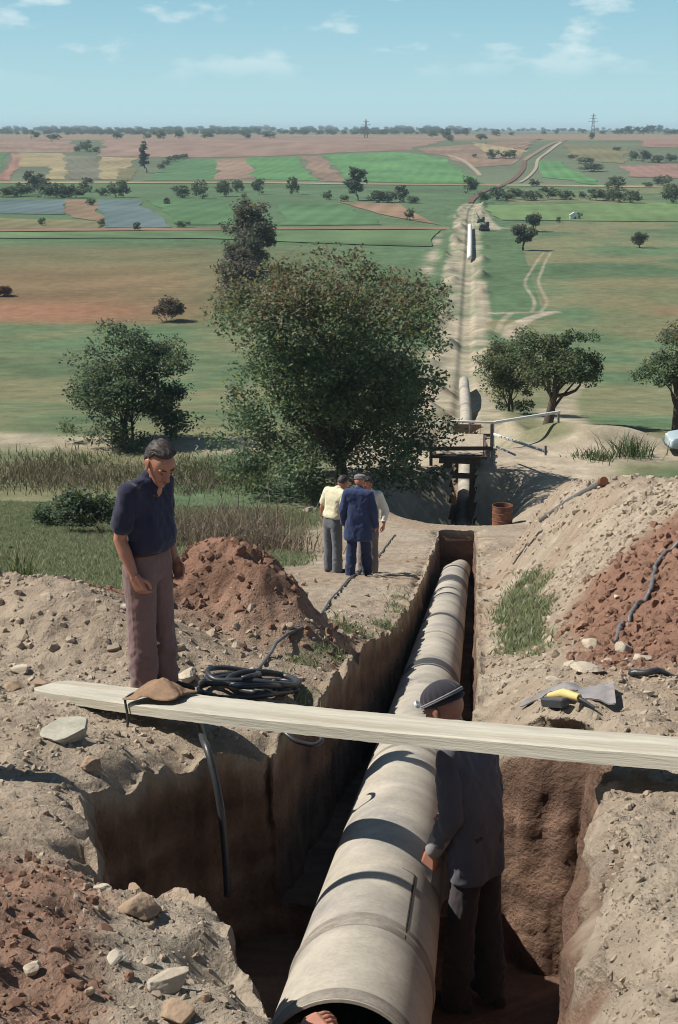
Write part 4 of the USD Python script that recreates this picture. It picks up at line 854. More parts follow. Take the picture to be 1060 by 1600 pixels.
# coil of hose behind the plank
P = []
for k in range(6):
    cx, cy, rx, ry = 388 + 26 * math.sin(k * 2.1), 1077 + 5 * math.cos(k * 1.7), 78 - 17 * (k % 3), 12 - 2.5 * (k % 2)
    for a in np.linspace(0, 2 * np.pi, 26, endpoint=False):
        p = lie(cx + rx * math.cos(a + k * .3), cy + ry * math.sin(a + k * .3), .02 + .016 * k + .018 * math.sin(a * 2 + k * 1.9)); P.append(p)
P = np.array(P); Ps = smooth_line(P, 420)
kk = np.ones(9) / 9; Ps = np.stack([np.r_[Ps[:4, j], np.convolve(Ps[:, j], kk, 'valid'), Ps[-4:, j]] for j in range(3)], 1)
obj('hose_coil', tube(Ps, .019, 8, True), 'rubber', None, True, label='coil of black rubber hose heaped behind the plank beside the standing man', category='hose')
obj('hose', tube(smooth_line([at(300, 1108, 7.9), at(312, 1133, 7.35), at(322, 1165, 6.98), at(336, 1215, 6.86), at(346, 1270, 6.80), at(352, 1330, 6.76), at(356, 1400, 6.72)], 50), .021, 8, True), 'rubber', None, True, label='black hose hanging down the left wall of the pit', category='hose')
obj('hose', tube(smooth_line([at(430, 1128, 7.95), at(446, 1146, 7.55), at(468, 1160, 7.5), at(490, 1164, 7.5), at(503, 1157, 7.55), at(500, 1146, 7.65), at(486, 1140, 7.75)], 40), .014, 8, True), 'rubber', None, True, label='black hose loop drooping below the plank against the trench wall', category='hose')
# the leather bag on the plank and its strap
def on_plank(x):
    ts = np.linspace(0, 1, 400); Q = pA + (pB - pA) * ts[:, None]; px = proj(Q)[0]; return Q[int(np.argmin(np.abs(px - x)))]
d_, s_, u_, _ = frame_to(pA, pB); bp = on_plank(258) + u_ * .035
gx, gy = np.meshgrid(np.linspace(-1, 1, 40), np.linspace(-1, 1, 30)); pts3 = np.stack([gx * 2.1, gy * 2.1, gx * 0 + 3], -1)
hh = (.085 * np.exp(-((gx - .25) ** 2 / .35 + (gy - .1) ** 2 / .5)) + .05 * np.exp(-((gx + .5) ** 2 / .2 + (gy + .1) ** 2 / .4)) + .05 * (meshkit.fbm(pts3, 3, 8) - .45)) * (1 - ss(np.hypot(gx, gy), .85, 1.25)) + .008
out = bp + d_ * (gx * .20 * (1 + .15 * np.sin(gy * 3)))[..., None] + s_ * (gy * .13 * (1 - .25 * gx))[..., None] + u_ * hh[..., None]
bv = out.reshape(-1, 3); i = (np.arange(29)[:, None] * 40 + np.arange(39)[None]).ravel(); bf = np.vstack([np.c_[i, i + 1, i + 41], np.c_[i, i + 41, i + 40]]); und = bv - u_ * .01
ed = np.r_[np.arange(40), np.arange(1, 30) * 40 + 39, 29 * 40 + np.arange(38, -1, -1), np.arange(28, 0, -1) * 40]; e2 = np.roll(ed, -1); nb_ = len(bv)
mat('leather', (.20, .125, .075), .75, .3, 8.0, .35, 60.0, .004, tint=(.11, .065, .042), spec=.3)
bag = thing('leather_bag', 'crumpled brown leather bag lying on the plank at the standing man\'s feet', 'bag')
bm_ = trimesh.Trimesh(np.vstack([bv, und]), np.vstack([bf, bf[:, ::-1] + nb_, np.c_[ed, ed + nb_, e2], np.c_[e2, ed + nb_, e2 + nb_]]), process=False)
if bm_.face_normals[len(bf) // 2] @ u_ < 0: bm_.invert()
obj('body', bm_, 'leather', bag, 40)
sp = on_plank(230) - s_ * .145 * (1 if s_[1] > 0 else -1)
obj('strap', tube(smooth_line([bp - d_ * .12 + u_ * .02, sp + u_ * .03, sp - u_ * .08 - [0, .01, 0], sp - [0, .03, .22], sp - [-.01, .03, .34]], 24), .008, 6, True), 'rubber', bag, True)
# sheet of metal with a tool on it, right of the trench
c00, c01, c10, c11 = lie(812, 1111, .02), lie(830, 1094, .02), lie(962, 1118, .03), lie(958, 1084, .03)
gx, gy = np.meshgrid(np.linspace(0, 1, 30), np.linspace(0, 1, 14)); g3 = lambda a: np.asarray(a)[None, None]
S = (g3(c00) * (1 - gx)[..., None] + g3(c10) * gx[..., None]) * (1 - gy)[..., None] + (g3(c01) * (1 - gx)[..., None] + g3(c11) * gx[..., None]) * gy[..., None]
S[..., 2] = H(S[..., 0].ravel(), S[..., 1].ravel()).reshape(gx.shape); S[..., 2] = (S[..., 2] + S[..., 2].mean(0, keepdims=True)) / 2 + .016 + .02 * np.sin(gy * np.pi) * (1 - gx) + .05 * gx ** 10
sv = S.reshape(-1, 3); i = (np.arange(13)[:, None] * 30 + np.arange(29)[None]).ravel(); sf = np.vstack([np.c_[i, i + 1, i + 31], np.c_[i, i + 31, i + 30]])
mat('sheet_metal', (.20, .19, .19), .55, .2, 6.0, .15, 40.0, .003, spec=.4, tint=(.15, .13, .12))
obj('metal_sheet', trimesh.Trimesh(np.vstack([sv, sv - [0, 0, .006]]), np.vstack([sf, sf[:, ::-1] + len(sv)]), process=False), 'sheet_metal', None, 40, label='curled gray metal sheet lying behind the plank on the right bank', category='sheet')
ha = lie(868, 1107, .075); hb = lie(908, 1100, .075)
tool = thing('hand_tool', 'hand tool with a dark block head and pale yellow handle on the metal sheet', 'tool')
mat('yellow_wood', (.55, .44, .18), .6, .15, 10, .1); mat('dark_steel', (.06, .062, .07), .4, .2, 10, .1, spec=.5, metallic=.3)
e1 = lie(850, 1110, .05); e2_ = lie(884, 1112, .05)
obj('head', beam(e1, e2_, .055, .05, .008), 'dark_steel', tool, 25)
obj('handle', tube([lie(858, 1101, .05), lie(880, 1100, .06), lie(905, 1104, .05)], [.018, .028, .020], 12, True), 'yellow_wood', tool, True)
obj('tang', tube([lie(903, 1104, .05), lie(930, 1114, .03)], [.012, .006], 8, True), 'dark_steel', tool, True)
# post left of the frame: the photograph shows its shadow across the pipe
bpz = Hs(-2.95, 6.0)
post = obj('wooden_post', beam((-2.95, 6.0, bpz - .3), (-2.95, 6.0, bpz + 3.0), .17, .12, .01), 'gray_timber', None, 25, label='tall wooden post at the left of the pit, its shadow falling across the pipe', category='post')
# ------------------------------------------------------------------ far things
car_p = G(1042, 707); car_p[2] = float(Hm(car_p[:1], car_p[1:2])[0])
mat('car_paint', (.34, .42, .46), .25, .05, 4, 0, spec=.6); mat('tyre', (.02, .02, .02), .8, .1); mat('chrome', (.6, .6, .6), .15, .02, metallic=1.0); mat('lamp_glass', (.75, .75, .7), .1, .02, spec=.8)
LOOK['car_glass'] = usdkit.material(stage, '/World/Looks/car_glass', {'t': ('transparent_bsdf', {'color': (.55, .6, .6)}), 'g': ('glossy_bsdf', {'color': (.9, .9, .9), 'roughness': .03}), 'f': ('fresnel', {'IOR': 1.5}), 'm': ('mix_closure', {})}, [('f.fac', 'm.fac'), ('t.BSDF', 'm.closure1'), ('g.BSDF', 'm.closure2')], surface='m.closure')
car = thing('parked_car', 'pale blue-gray car parked on the track, cut by the right edge of the photo', 'car', car_p, 0)
def slab(prof_, w, bev=.06):
    """A car-body slice: side profile (x, z) swept across y, narrowed at the edges."""
    P = np.array(prof_); ysl = np.array([-w / 2, -w / 2 + bev, w / 2 - bev, w / 2]); sc = [.93, 1, 1, .93]; c = P.mean(0)
    V = np.vstack([np.c_[(P[:, 0] - c[0]) * s + c[0], np.full(len(P), y), (P[:, 1] - c[1]) * s + c[1]] for y, s in zip(ysl, sc)]); n = len(P); f = []
    for i in range(3):
        for j in range(n): A, B = i * n + j, i * n + (j + 1) % n; f += [(A, B, B + n), (A, B + n, A + n)]
    f += [(0, j + 1, j) for j in range(1, n - 1)] + [(3 * n, 3 * n + j, 3 * n + j + 1) for j in range(1, n - 1)]
    m = trimesh.Trimesh(V, np.array(f), process=False); m.fix_normals(); return m
obj('body', slab([(0, .35), (.0, .62), (.12, .74), (.5, .82), (1.15, .88), (1.3, .90), (3.2, .92), (3.9, .84), (4.1, .70), (4.12, .38), (3.6, .28), (.4, .28)], 1.55), 'car_paint', car, 40)
obj('roof', slab([(1.55, 1.36), (1.75, 1.42), (2.7, 1.42), (2.95, 1.36)], 1.2, .1), 'car_paint', car, 40)
obj('window', slab([(1.18, .90), (1.55, 1.36), (2.95, 1.36), (3.35, .92)], 1.34, .1), 'car_glass', car, 30)
for x in (.75, 3.3):
    for y in (-.72, .72):
        wh = obj('wheel', T(trimesh.creation.torus(.24, .075, 24, 10), (x, y, .31), (math.pi / 2, 0, 0)), 'tyre', car, True); obj('hub', T(trimesh.creation.cylinder(.17, .06, sections=20), (x, y * 1.03, .31), (math.pi / 2, 0, 0)), 'chrome', car, 30)
for y in (-.55, .55): obj('headlight', T(trimesh.creation.cylinder(.10, .07, sections=20), (.02, y, .60), (0, math.pi / 2, 0)), 'lamp_glass', car, 30)
obj('bumper', tube([(-.06, -.75, .42), (-.12, -.4, .42), (-.12, .4, .42), (-.06, .75, .42)], .045, 8), 'chrome', car, True)
def hut(x, y, wpx, hpx, label, wall, roof):
    b = G(x, y); w, h = wpx * b[1] / F, hpx * b[1] / F; t = thing('field_hut', label, 'hut', b)
    obj('wall', box(w, w * .8, h * .62, (0, 0, h * .31), b=.02), wall, t, 25)
    rp_ = Polygon([(-w * .58, 0), (w * .58, 0), (0, h * .42)]); r_ = trimesh.creation.extrude_polygon(rp_, w * .95); r_.apply_transform(trimesh.transformations.rotation_matrix(math.pi / 2, [1, 0, 0])); obj('roof', T(r_, (0, w * .475, h * .62 + .01)), roof, t, 25)
    obj('door', box(w * .25, .05, h * .42, (w * .15, -w * .4 - .026, h * .21), b=.005), 'dark_timber', t, 25)
hut(897, 343, 12, 11, 'tiny white hut on the right-hand meadow beyond the white pipe', 'white_paint', 'white_paint')
hut(261, 319, 9, 10, 'tiny pinkish hut at the corner of the blue field', 'gray_timber', 'rust')
def tractor(x, y, L_, label):
    b = G(x, y); t = thing('tracked_tractor', label, 'tractor', b, .25); k = L_
    for s in (-.35, .35): obj('track', T(box(1.0 * k, .2 * k, .32 * k, b=.08 * k), (0, s * k, .18 * k)), 'tyre', t, 25)
    obj('engine_cover', box(.55 * k, .42 * k, .38 * k, (-.22 * k, 0, .52 * k), b=.05 * k), 'dark_steel', t, 25); obj('cab', box(.36 * k, .5 * k, .62 * k, (.28 * k, 0, .66 * k), b=.04 * k), 'dark_steel', t, 25)
    obj('boom', beam((-.1 * k, .35 * k, .4 * k), (-.45 * k, .9 * k, 1.5 * k), .06 * k, .06 * k), 'dark_steel', t, 25)
tractor(757, 361, 1.7, 'dark tracked machine working beside the far white pipe')
tractor(752, 350, 1.4, 'smaller dark machine just beyond the tracked one by the far pipe')
def pylon(x, ytop, ybase, Y, label):
    top, base = at(x, ytop, Y), at(x, ybase, Y); base[2] = min(base[2], float(zb(Y))) - .5; h = top[2] - base[2]; t = thing('power_pylon', label, 'pylon', base); w = h * .085
    legs = []
    for sx in (-1, 1):
        for sy in (-1, 1):
            obj('leg', beam((sx * w, sy * w, 0), (sx * w * .12, sy * w * .12, h), h * .012, h * .012, .01), 'sheet_metal', t, False)
    lv = np.linspace(.08, .95, 9)
    for a, b in zip(lv[:-1], lv[1:]):
        for sy in (-1, 1):
            for s in (-1, 1):
                wa, wb = w * (1 - .88 * a), w * (1 - .88 * b); legs.append(beam((s * wa, sy * wa, a * h), (-s * wb, sy * wb, b * h), h * .006, h * .006, .005)); legs.append(beam((sy * wa, s * wa, a * h), (sy * wb, -s * wb, b * h), h * .006, h * .006, .005))
    obj('bracing', cat(legs), 'sheet_metal', t, False)
    for z_, l in ((.72, .17), (.84, .13), (.93, .09)): obj('cross_arm', beam((-h * l, 0, z_ * h), (h * l, 0, z_ * h), h * .014, h * .014, .01), 'sheet_metal', t, False)
pylon(572, 186, 240, 1120, 'lattice power pylon rising above the bright green field on the skyline')
pylon(926, 177, 222, 1250, 'lattice power pylon on the skyline at the right')
pylon(83, 219, 256, 900, 'faint lattice power pylon over the tan stubble fields at the left')
# ------------------------------------------------------------------ people
mat('skin', (0.36, 0.17, 0.115), 0.55, 0.12, 8.0, 0.15, 90.0, 0.002, spec=0.35)
mat('hair', (0.035, 0.027, 0.024), 0.6, 0.35, 14.0, 0.7, 70.0, 0.006, spec=0.4, stretch=(1, .35, 1))
def cloth(name, c, var=.14, spec=.1, rough=.92, tint=None): mat(name, c, rough, var, 5.0, 0.45, 140.0, 0.0025, spec=spec, tint=tint, sheen=.15)
for nm, c in (('navy_knit', (.026, .027, .052)), ('mauve_cloth', (.175, .112, .110)), ('belt_leather', (.05, .025, .02)), ('shoe_leather', (.035, .028, .026)), ('work_jacket', (.098, .100, .122)), ('dark_work_cloth', (.045, .038, .042)),
              ('apron_cloth', (.40, .39, .38)), ('cuff_cloth', (.24, .23, .23)), ('cap_cloth', (.030, .028, .036)), ('cap_band', (.20, .195, .20)), ('cream_cloth', (.56, .53, .38)), ('slate_cloth', (.115, .125, .145)), ('blue_coat_cloth', (.030, .045, .110)),
              ('blue_trouser_cloth', (.024, .034, .080)), ('white_cloth', (.62, .64, .60)), ('gray_cloth', (.16, .14, .145))):
    cloth(nm, c)
mat('eye_white', (.22, .125, .095), .5, .05); mat('eye_dark', (.02, .015, .012), .3, .05); mat('lip', (.27, .10, .08), .5, .1)
mat('glass_bead', (.6, .65, .68), .1, .05, spec=.8)
ICO = trimesh.creation.icosphere(subdivisions=2)
def ball(c, r):
    return np.asarray(c, float) + ICO.vertices * (r if np.ndim(r) else float(r))
def hullm(*balls):
    return m3.Manifold.hull_points(np.vstack(balls).astype(float))
def bone(a, ra, b, rb): return hullm(ball(a, ra), ball(b, rb))
def fuse(parts, cell=.02, it=8, lam=.5):
    m = m3.Manifold.batch_boolean(parts, m3.OpType.Add).refine_to_length(cell).to_mesh()
    t = trimesh.Trimesh(m.vert_properties[:, :3].astype(float), m.tri_verts, process=True)
    if it: trimesh.smoothing.filter_taubin(t, lamb=lam, nu=.53, iterations=it)
    return t
def folds(t, amp, freq=(9, 9, 5), seed=0, sel=None):
    """Cloth creases: moves the surface along its normals by ridged noise."""
    v = t.vertices; n = t.vertex_normals
    q = v * np.array(freq); w = q + 1.2 * np.stack([meshkit.fbm(q * .6, 2, seed + k) - .5 for k in range(3)], -1)
    d = 1 - np.abs(meshkit.fbm(w, 3, seed) - .5) * 4
    d = d * amp
    if sel is not None: d = d * sel(v)
    t.vertices = v + n * d[:, None]; return t
def V3(*a): return np.array(a, float)
def rotv(v, ax, ang):
    ax = np.asarray(ax, float); ax = ax / np.linalg.norm(ax); c, s = math.cos(ang), math.sin(ang)
    return v * c + np.cross(ax, v) * s + ax * (v @ ax) * (1 - c)
def hand(wrist, d, palm_n, thumb, s=1.0, curl=.5):
    """Palm, four unequal curled fingers and a thumb that leaves the side of the palm. d: pointing direction, palm_n: the way the palm faces."""
    d = d / np.linalg.norm(d); th = thumb - d * (thumb @ d); th /= np.linalg.norm(th); pn = np.cross(d, th); pn = pn if pn @ palm_n > 0 else -pn
    P = lambda a, b, c: wrist + (d * a + th * b + pn * c) * s
    out = [hullm(ball(P(.0, .018, 0), .021 * s), ball(P(.0, -.018, 0), .020 * s), ball(P(.085, .032, 0), .014 * s), ball(P(.082, -.034, 0), .013 * s), ball(P(.04, .03, .006), .018 * s))]
    for k, (b, L, r_) in enumerate(((.030, .074, .0098), (.010, .082, .0102), (-.011, .077, .0098), (-.031, .062, .0088))):
        a0 = P(.082, b, 0); dirv = d.copy(); segs = (.45, .31, .24); c = curl * (1 + .12 * k)
        for j, g in enumerate(segs):
            dirv = rotv(dirv, np.cross(d, pn), c * (.7, 1.0, .8)[j]); a1 = a0 + dirv * L * g * s
            out.append(bone(a0, r_ * s * (1 - .07 * j), a1, r_ * s * (.93 - .08 * j))); a0 = a1
    t0 = P(.022, .030, .006); t1 = P(.055, .058, .018); t2 = P(.086, .060, .026); t3 = P(.108, .052, .030)
    out += [bone(t0, .014 * s, t1, .0115 * s), bone(t1, .0115 * s, t2, .0105 * s), bone(t2, .0105 * s, t3, .0085 * s)]
    return out
def head_parts(c, R, s=1.0):
    """Skull, jaw, brow, nose, lips, chin and ears, in the head's frame R (columns right, forward, up) about its centre c."""
    q = lambda *p: c + R @ (np.array(p) * s)
    e = lambda p, r: (c + (R @ ((np.array(p) + ICO.vertices * np.array(r)) * s).T).T)
    return [hullm(e((0, -.018, .028), (.076, .092, .088)), e((0, .03, .03), (.066, .062, .072))),
            hullm(e((0, .035, .015), (.064, .056, .05)), e((0, .048, -.075), (.042, .040, .034)), e((0, -.01, -.045), (.058, .05, .04))),
            hullm(e((0, .066, -.098), (.022, .022, .016)), e((0, .04, -.08), (.040, .04, .03))),
            hullm(e((-.03, .079, .030), (.024, .013, .008)), e((.03, .079, .030), (.024, .013, .008))),
            hullm(e((0, .088, .018), (.008, .010, .008)), e((0, .112, -.026), (.013, .013, .011)), e((-.014, .094, -.030), (.008, .009, .007)), e((.014, .094, -.030), (.008, .009, .007))),
            hullm(e((-.018, .082, -.056), (.010, .010, .007)), e((.018, .082, -.056), (.010, .010, .007)), e((0, .092, -.058), (.012, .010, .010))),
            hullm(e((-.078, -.008, .022), (.007, .018, .020)), e((-.076, .0, -.022), (.006, .010, .012)), e((-.084, -.018, .018), (.004, .012, .016))),
            hullm(e((.078, -.008, .022), (.007, .018, .020)), e((.076, .0, -.022), (.006, .010, .012)), e((.084, -.018, .018), (.004, .012, .016)))]
def Rx(a): c, s = math.cos(a), math.sin(a); return np.array([[1, 0, 0], [0, c, -s], [0, s, c]])
def Rz(a): c, s = math.cos(a), math.sin(a); return np.array([[c, -s, 0], [s, c, 0], [0, 0, 1]])
def person(label, loc, facing, J, looks, group=None, head_pitch=0.0, head_yaw=0.0, scale=1.0, sleeve='short', coat=None, cap=None, apron=False, hat=None, wide=1.0, belly=0.0, curl=.5, build_head=True, seed=0, cell=.018, slim=0.0, hs=1.06):
    """One figure. J: joints in the body's frame (x its right, y forward, z up); cloth follows the same joints."""
    t = thing('person', label, 'person', loc, math.atan2(-facing[0], facing[1]), group, scale)
    L = {k: np.array(v, float) for k, v in J.items()}
    nk, hd = L['neck'], L['head']; R = Rz(-head_yaw) @ Rx(-head_pitch)
    body = [bone(nk - [0, 0, .05], .056, hd - R @ V3(0, .018, .05), .052)] + head_parts(hd, R, hs)
    for sd in ('r', 'l'):
        sh, el, wr, hn = L['sh_' + sd], L['el_' + sd], L['wr_' + sd], L['hd_' + sd]
        body += [bone(sh, .052 - slim * .6, (sh + el) / 2, .050 - slim * .5), bone((sh + el) / 2, .050, el, .041), bone(el, .041, el + (wr - el) * .35, .043), bone(el + (wr - el) * .35, .043, wr, .027)]
        pn = V3(1 if sd == 'l' else -1, -.35, 0) if 'pn_' + sd not in L else L['pn_' + sd]
        th = V3(0, 1, .1) if 'th_' + sd not in L else L['th_' + sd]
        body += hand(wr, hn - wr, pn, th, 1.0, curl)
    hp, ch, ws = L['hip'], L['chest'], L['waist']
    shw = (L['sh_r'] - L['sh_l']); ax = shw / np.linalg.norm(shw)
    sl_ = slim * 1.35
    body += [hullm(ball(L['sh_l'], .05 - sl_ * .5), ball(L['sh_r'], .05 - sl_ * .5), ball(ch + ax * .07, .09 - sl_), ball(ch - ax * .07, .09 - sl_)), hullm(ball(ch + ax * .07, .09 - sl_), ball(ch - ax * .07, .09 - sl_), ball(ws + ax * .05, .085 - sl_), ball(ws - ax * .05, .085 - sl_)),
             hullm(ball(ws + ax * .05, .085 - sl_), ball(ws - ax * .05, .085 - sl_), ball(hp + V3(.06, 0, 0), .085 - sl_), ball(hp - V3(.06, 0, 0), .085 - sl_)), bone(nk - [0, 0, .07], .07 - sl_ * .5, nk, .058)]
    for sd in ('r', 'l'):
        sx = (.085 if sd == 'r' else -.085) * (1 if not slim else .72); h0 = hp + V3(sx, 0, -.02)
        body += [bone(h0, .075 if coat is None else .05, L['kn_' + sd], .05), bone(L['kn_' + sd], .05, L['an_' + sd], .04)]
    bm = fuse(body, cell * .7, 6)
    obj('body', bm, 'skin', t, True)
    # shirt, jacket or coat
    g = (.016 if coat is None else .026) - slim; parts = []
    belly_ = V3(0, belly, 0)
    up_ = (nk - ch) * .52
    parts += [hullm(ball(L['sh_l'] + [.012, 0, -.012], .052 + g), ball(L['sh_r'] - [.012, 0, .012], .052 + g), ball(ch + ax * .085, .092 + g), ball(ch - ax * .085, .092 + g)),
              hullm(ball(L['sh_l'] + [.05, 0, .0], .045 + g), ball(L['sh_r'] - [.05, 0, 0], .045 + g), ball(nk - [0, .012, .040], .055 + g * .6)),
              bone(nk - [0, .012, .06], .066 + g * .5, nk + [0, -.012, -.012], .058 + g * .4),
              hullm(ball(ch + ax * .085, .092 + g), ball(ch - ax * .085, .092 + g), ball(ws + ax * .065 + belly_, .092 + g), ball(ws - ax * .065 + belly_, .092 + g), ball(ws - belly_ * .2, .09 + g))]
    low = hp + V3(0, 0, .105) if coat is None else hp + V3(0, 0, -coat)
    wl = .078 if coat is None else .10 - slim * 1.25
    parts += [hullm(ball(ws + ax * .065 + belly_, .092 + g), ball(ws - ax * .065 + belly_, .092 + g), ball(low + ax * wl, (.088 if coat is None else .112 - slim * .6) + g), ball(low - ax * wl, (.088 if coat is None else .112 - slim * .6) + g))]
    for sd in ('r', 'l'):
        sh, el, wr = L['sh_' + sd], L['el_' + sd], L['wr_' + sd]
        if sleeve == 'short':
            e_ = sh + (el - sh) * .66; parts += [bone(sh, .064, e_, .066)]
        else:
            e_ = el + (wr - el) * (.93 if not apron else .62); parts += [bone(sh, .068 - slim * .5, el, .058 - slim * .3), bone(el, .058 - slim * .3, e_, .047)]
    sm = fuse(parts, cell, 7)
    if coat is None or coat > .1:                                    # a hem that is cut off, not rounded
        v = sm.vertices; lim = low[2] - .02; k = v[:, 2] < lim; v[k, 2] = lim - (lim - v[k, 2]) * .12; sm.vertices = v
    sl = (lambda v: np.ones(len(v)))
    folds(sm, .011 if coat is None else .014, (8, 8, 5), seed + 3); folds(sm, .004, (22, 22, 15), seed + 4)
    obj('shirt' if coat is None else 'jacket', sm, looks['top'], t, True)
    # trousers: wide legs hanging to the shoe
    ht = 1.0 if coat is None else .72
    parts = [hullm(ball(hp + V3(.075, 0, .075), .095 * ht), ball(hp - V3(.075, 0, -.075), .095 * ht), ball(hp + V3(.085, 0, -.06), .10 * wide * ht), ball(hp - V3(.085, 0, .06), .10 * wide * ht))]
    for sd in ('r', 'l'):
        sx = (.085 if sd == 'r' else -.085) * (1 if not slim else .72); h0 = hp + V3(sx, 0, -.05); kn, an = L['kn_' + sd], L['an_' + sd]; low_ = an + (kn - an) * .0 + V3(0, .015, -.02)
        parts += [bone(h0, .098 * wide * (1 if coat is None else .84), kn, .079 * wide), bone(kn, .079 * wide, low_, .076 * wide)]
    tm = fuse(parts, cell, 7); v = tm.vertices
    for sd in ('r', 'l'):
        an = L['an_' + sd]; k = (np.hypot(v[:, 0] - an[0], v[:, 1] - an[1]) < .2) & (v[:, 2] < an[2] - .045); v[k, 2] = an[2] - .045 - (an[2] - .045 - v[k, 2]) * .15
    tm.vertices = v
    kz = (L['kn_r'][2] + L['kn_l'][2]) / 2
    folds(tm, .004, (24, 24, 16), seed + 6); folds(tm, .013, (9, 9, 8), seed + 9, lambda v: .45 + .9 * np.exp(-((v[:, 2] - kz * .45) / .16) ** 2))
    obj('trousers', tm, looks['legs'], t, True)
    if looks.get('belt'):
        b0 = hp + V3(0, 0, .085); a = np.linspace(0, 2 * np.pi, 41); rx, ry = .172, .106
        bl = [(b0[0] + rx * math.cos(q), b0[1] + belly * .5 + ry * math.sin(q), b0[2]) for q in a]
        bb = tube(bl, .017, 8, False); bb.vertices[:, 2] = b0[2] + (bb.vertices[:, 2] - b0[2]) * 1.15; obj('belt', bb, looks['belt'], t, True)
    for sd in ('r', 'l'):
        an = L['an_' + sd]; ft = L.get('toe_' + sd, an + V3(.03 if sd == 'r' else -.03, .19, -.055)); d = ft - an; d[2] = 0; d /= np.linalg.norm(d)
        sole = an[2] - .088
        s_ = fuse([hullm(ball(V3(an[0], an[1], sole + .035) - d * .045, (.034, .036, .035)), ball(V3(ft[0], ft[1], sole + .03), (.036, .04, .028)), ball(V3(an[0], an[1], sole + .04) + d * .07, (.042, .04, .036))), bone(V3(an[0], an[1], sole + .06), .040, V3(an[0], an[1], sole + .10), .042)], .014, 4)
        v = s_.vertices; v[v[:, 2] < sole, 2] = sole; s_.vertices = v
        obj('shoe', s_, 'shoe_leather', t, True)
    # hair and cap, in the head's frame
    E = lambda p, r, sub=4: (trimesh.creation.icosphere(subdivisions=sub).vertices * np.array(r) + np.array(p))
    def place(m): m.vertices = hd + (R @ (m.vertices * hs).T).T; return m
    if hat is None or hat == 'short':
        sh_ = trimesh.creation.icosphere(subdivisions=5); u = sh_.vertices.copy()
        f_ = u[:, 1]; z_ = u[:, 2]
        line = np.where(f_ > .25, .62 - .10 * np.clip(np.abs(u[:, 0]) - .35, 0, 1), np.interp(f_, [-1, -.35, -.15, .05, .25], [-.50, -.48, .10, .12, .62]))
        th = .004 + .017 * ss(z_, .25, .95) + .012 * ss(f_, .1, .7) * ss(z_, .5, .8)
        k = ss(z_ - line, -.05, .12)
        rad = np.c_[np.full(len(u), .078), np.full(len(u), .096), np.full(len(u), .091)] * (1 + 0 * k[:, None])
        comb = .011 * (meshkit.fbm(np.c_[u[:, 0] * 9 + 2 * np.sin(u[:, 1] * 3), u[:, 1] * 2.2, u[:, 2] * 4], 3, seed) - .5) * 2 * ss(z_, 0, .6)
        vv = u * (rad + ((th + comb) * k - .012 * (1 - k))[:, None]) + [0, -.014, .030]
        hm = trimesh.Trimesh(vv, sh_.faces, process=False)
        obj('hair', place(hm), looks.get('hair', 'hair'), t, True)
    if hat == 'beret':
        a = trimesh.creation.icosphere(subdivisions=5); u = a.vertices.copy(); ang = np.arctan2(u[:, 1], u[:, 0]); rr = np.hypot(u[:, 0], u[:, 1])
        pl_ = 1 + .05 * np.abs(np.cos(ang * 9)) * ss(rr, .3, .95)
        vv = np.c_[u[:, 0] * .088 * pl_, u[:, 1] * .106 * pl_, np.where(u[:, 2] > 0, u[:, 2] * .075, u[:, 2] * .03)] + [0, -.018, .068]
        obj('cap', place(trimesh.Trimesh(vv, a.faces, process=False)), 'cap_cloth', t, True)
        q = np.linspace(0, 2 * np.pi, 48); bd = tube(np.c_[.083 * np.cos(q), -.016 + .100 * np.sin(q), .050 + .010 * np.sin(q)], .012, 8, False); obj('cap_band', place(bd), 'cap_cloth', t, True)
        q = np.linspace(0, 2 * np.pi, 48); st = cat([tube(np.c_[.093 * np.cos(q), -.016 + .112 * np.sin(q), .062 - .006 * np.sin(q) + dz], .005, 6, False) for dz in (-.004, .003)]); obj('goggle_strap', place(st), 'cap_band', t, True)
        for sx in (-.05, .02): obj('goggle_lens', place(T(trimesh.creation.cylinder(.018, .014, sections=20), (sx, .092, .078), (1.3, 0, .2))), 'glass_bead', t, 40)
    if hat == 'flat':
        a = trimesh.creation.icosphere(subdivisions=4); u = a.vertices
        vv = np.c_[u[:, 0] * .098, u[:, 1] * .118, np.where(u[:, 2] > 0, u[:, 2] * .050, u[:, 2] * .03)] + [0, .005, .088]
        obj('cap', place(trimesh.Trimesh(vv, a.faces, process=False)), looks.get('hat', 'gray_cloth'), t, True)
        obj('cap_band', place(tube(np.c_[.083 * np.cos(np.linspace(0, 6.283, 40)), -.012 + .099 * np.sin(np.linspace(0, 6.283, 40)), np.full(40, .062)], .014, 8, False)), looks.get('hat', 'gray_cloth'), t, True)
    if hat != 'nofaces':
        for sx in (-.031, .031):
            obj('eye', place(T(trimesh.creation.icosphere(subdivisions=2, radius=.0125), (sx, .0765, .008))), 'eye_white', t, True)
            obj('pupil', place(T(trimesh.creation.icosphere(subdivisions=2, radius=.0062), (sx, .0855, .004))), 'eye_dark', t, True)
            obj('eyebrow', place(tube([(sx * .45, .093, .030), (sx, .092, .035), (sx * 1.65, .078, .030)], [.004, .0045, .003], 6)), 'hair', t, True)
        obj('lips', place(cat([tube([(-.02, .086, -.058), (0, .101, -.054), (.02, .086, -.058)], [.003, .0055, .003], 6), tube([(-.018, .085, -.063), (0, .099, -.064), (.018, .085, -.063)], [.003, .006, .003], 6)])), 'lip', t, True)
    return t
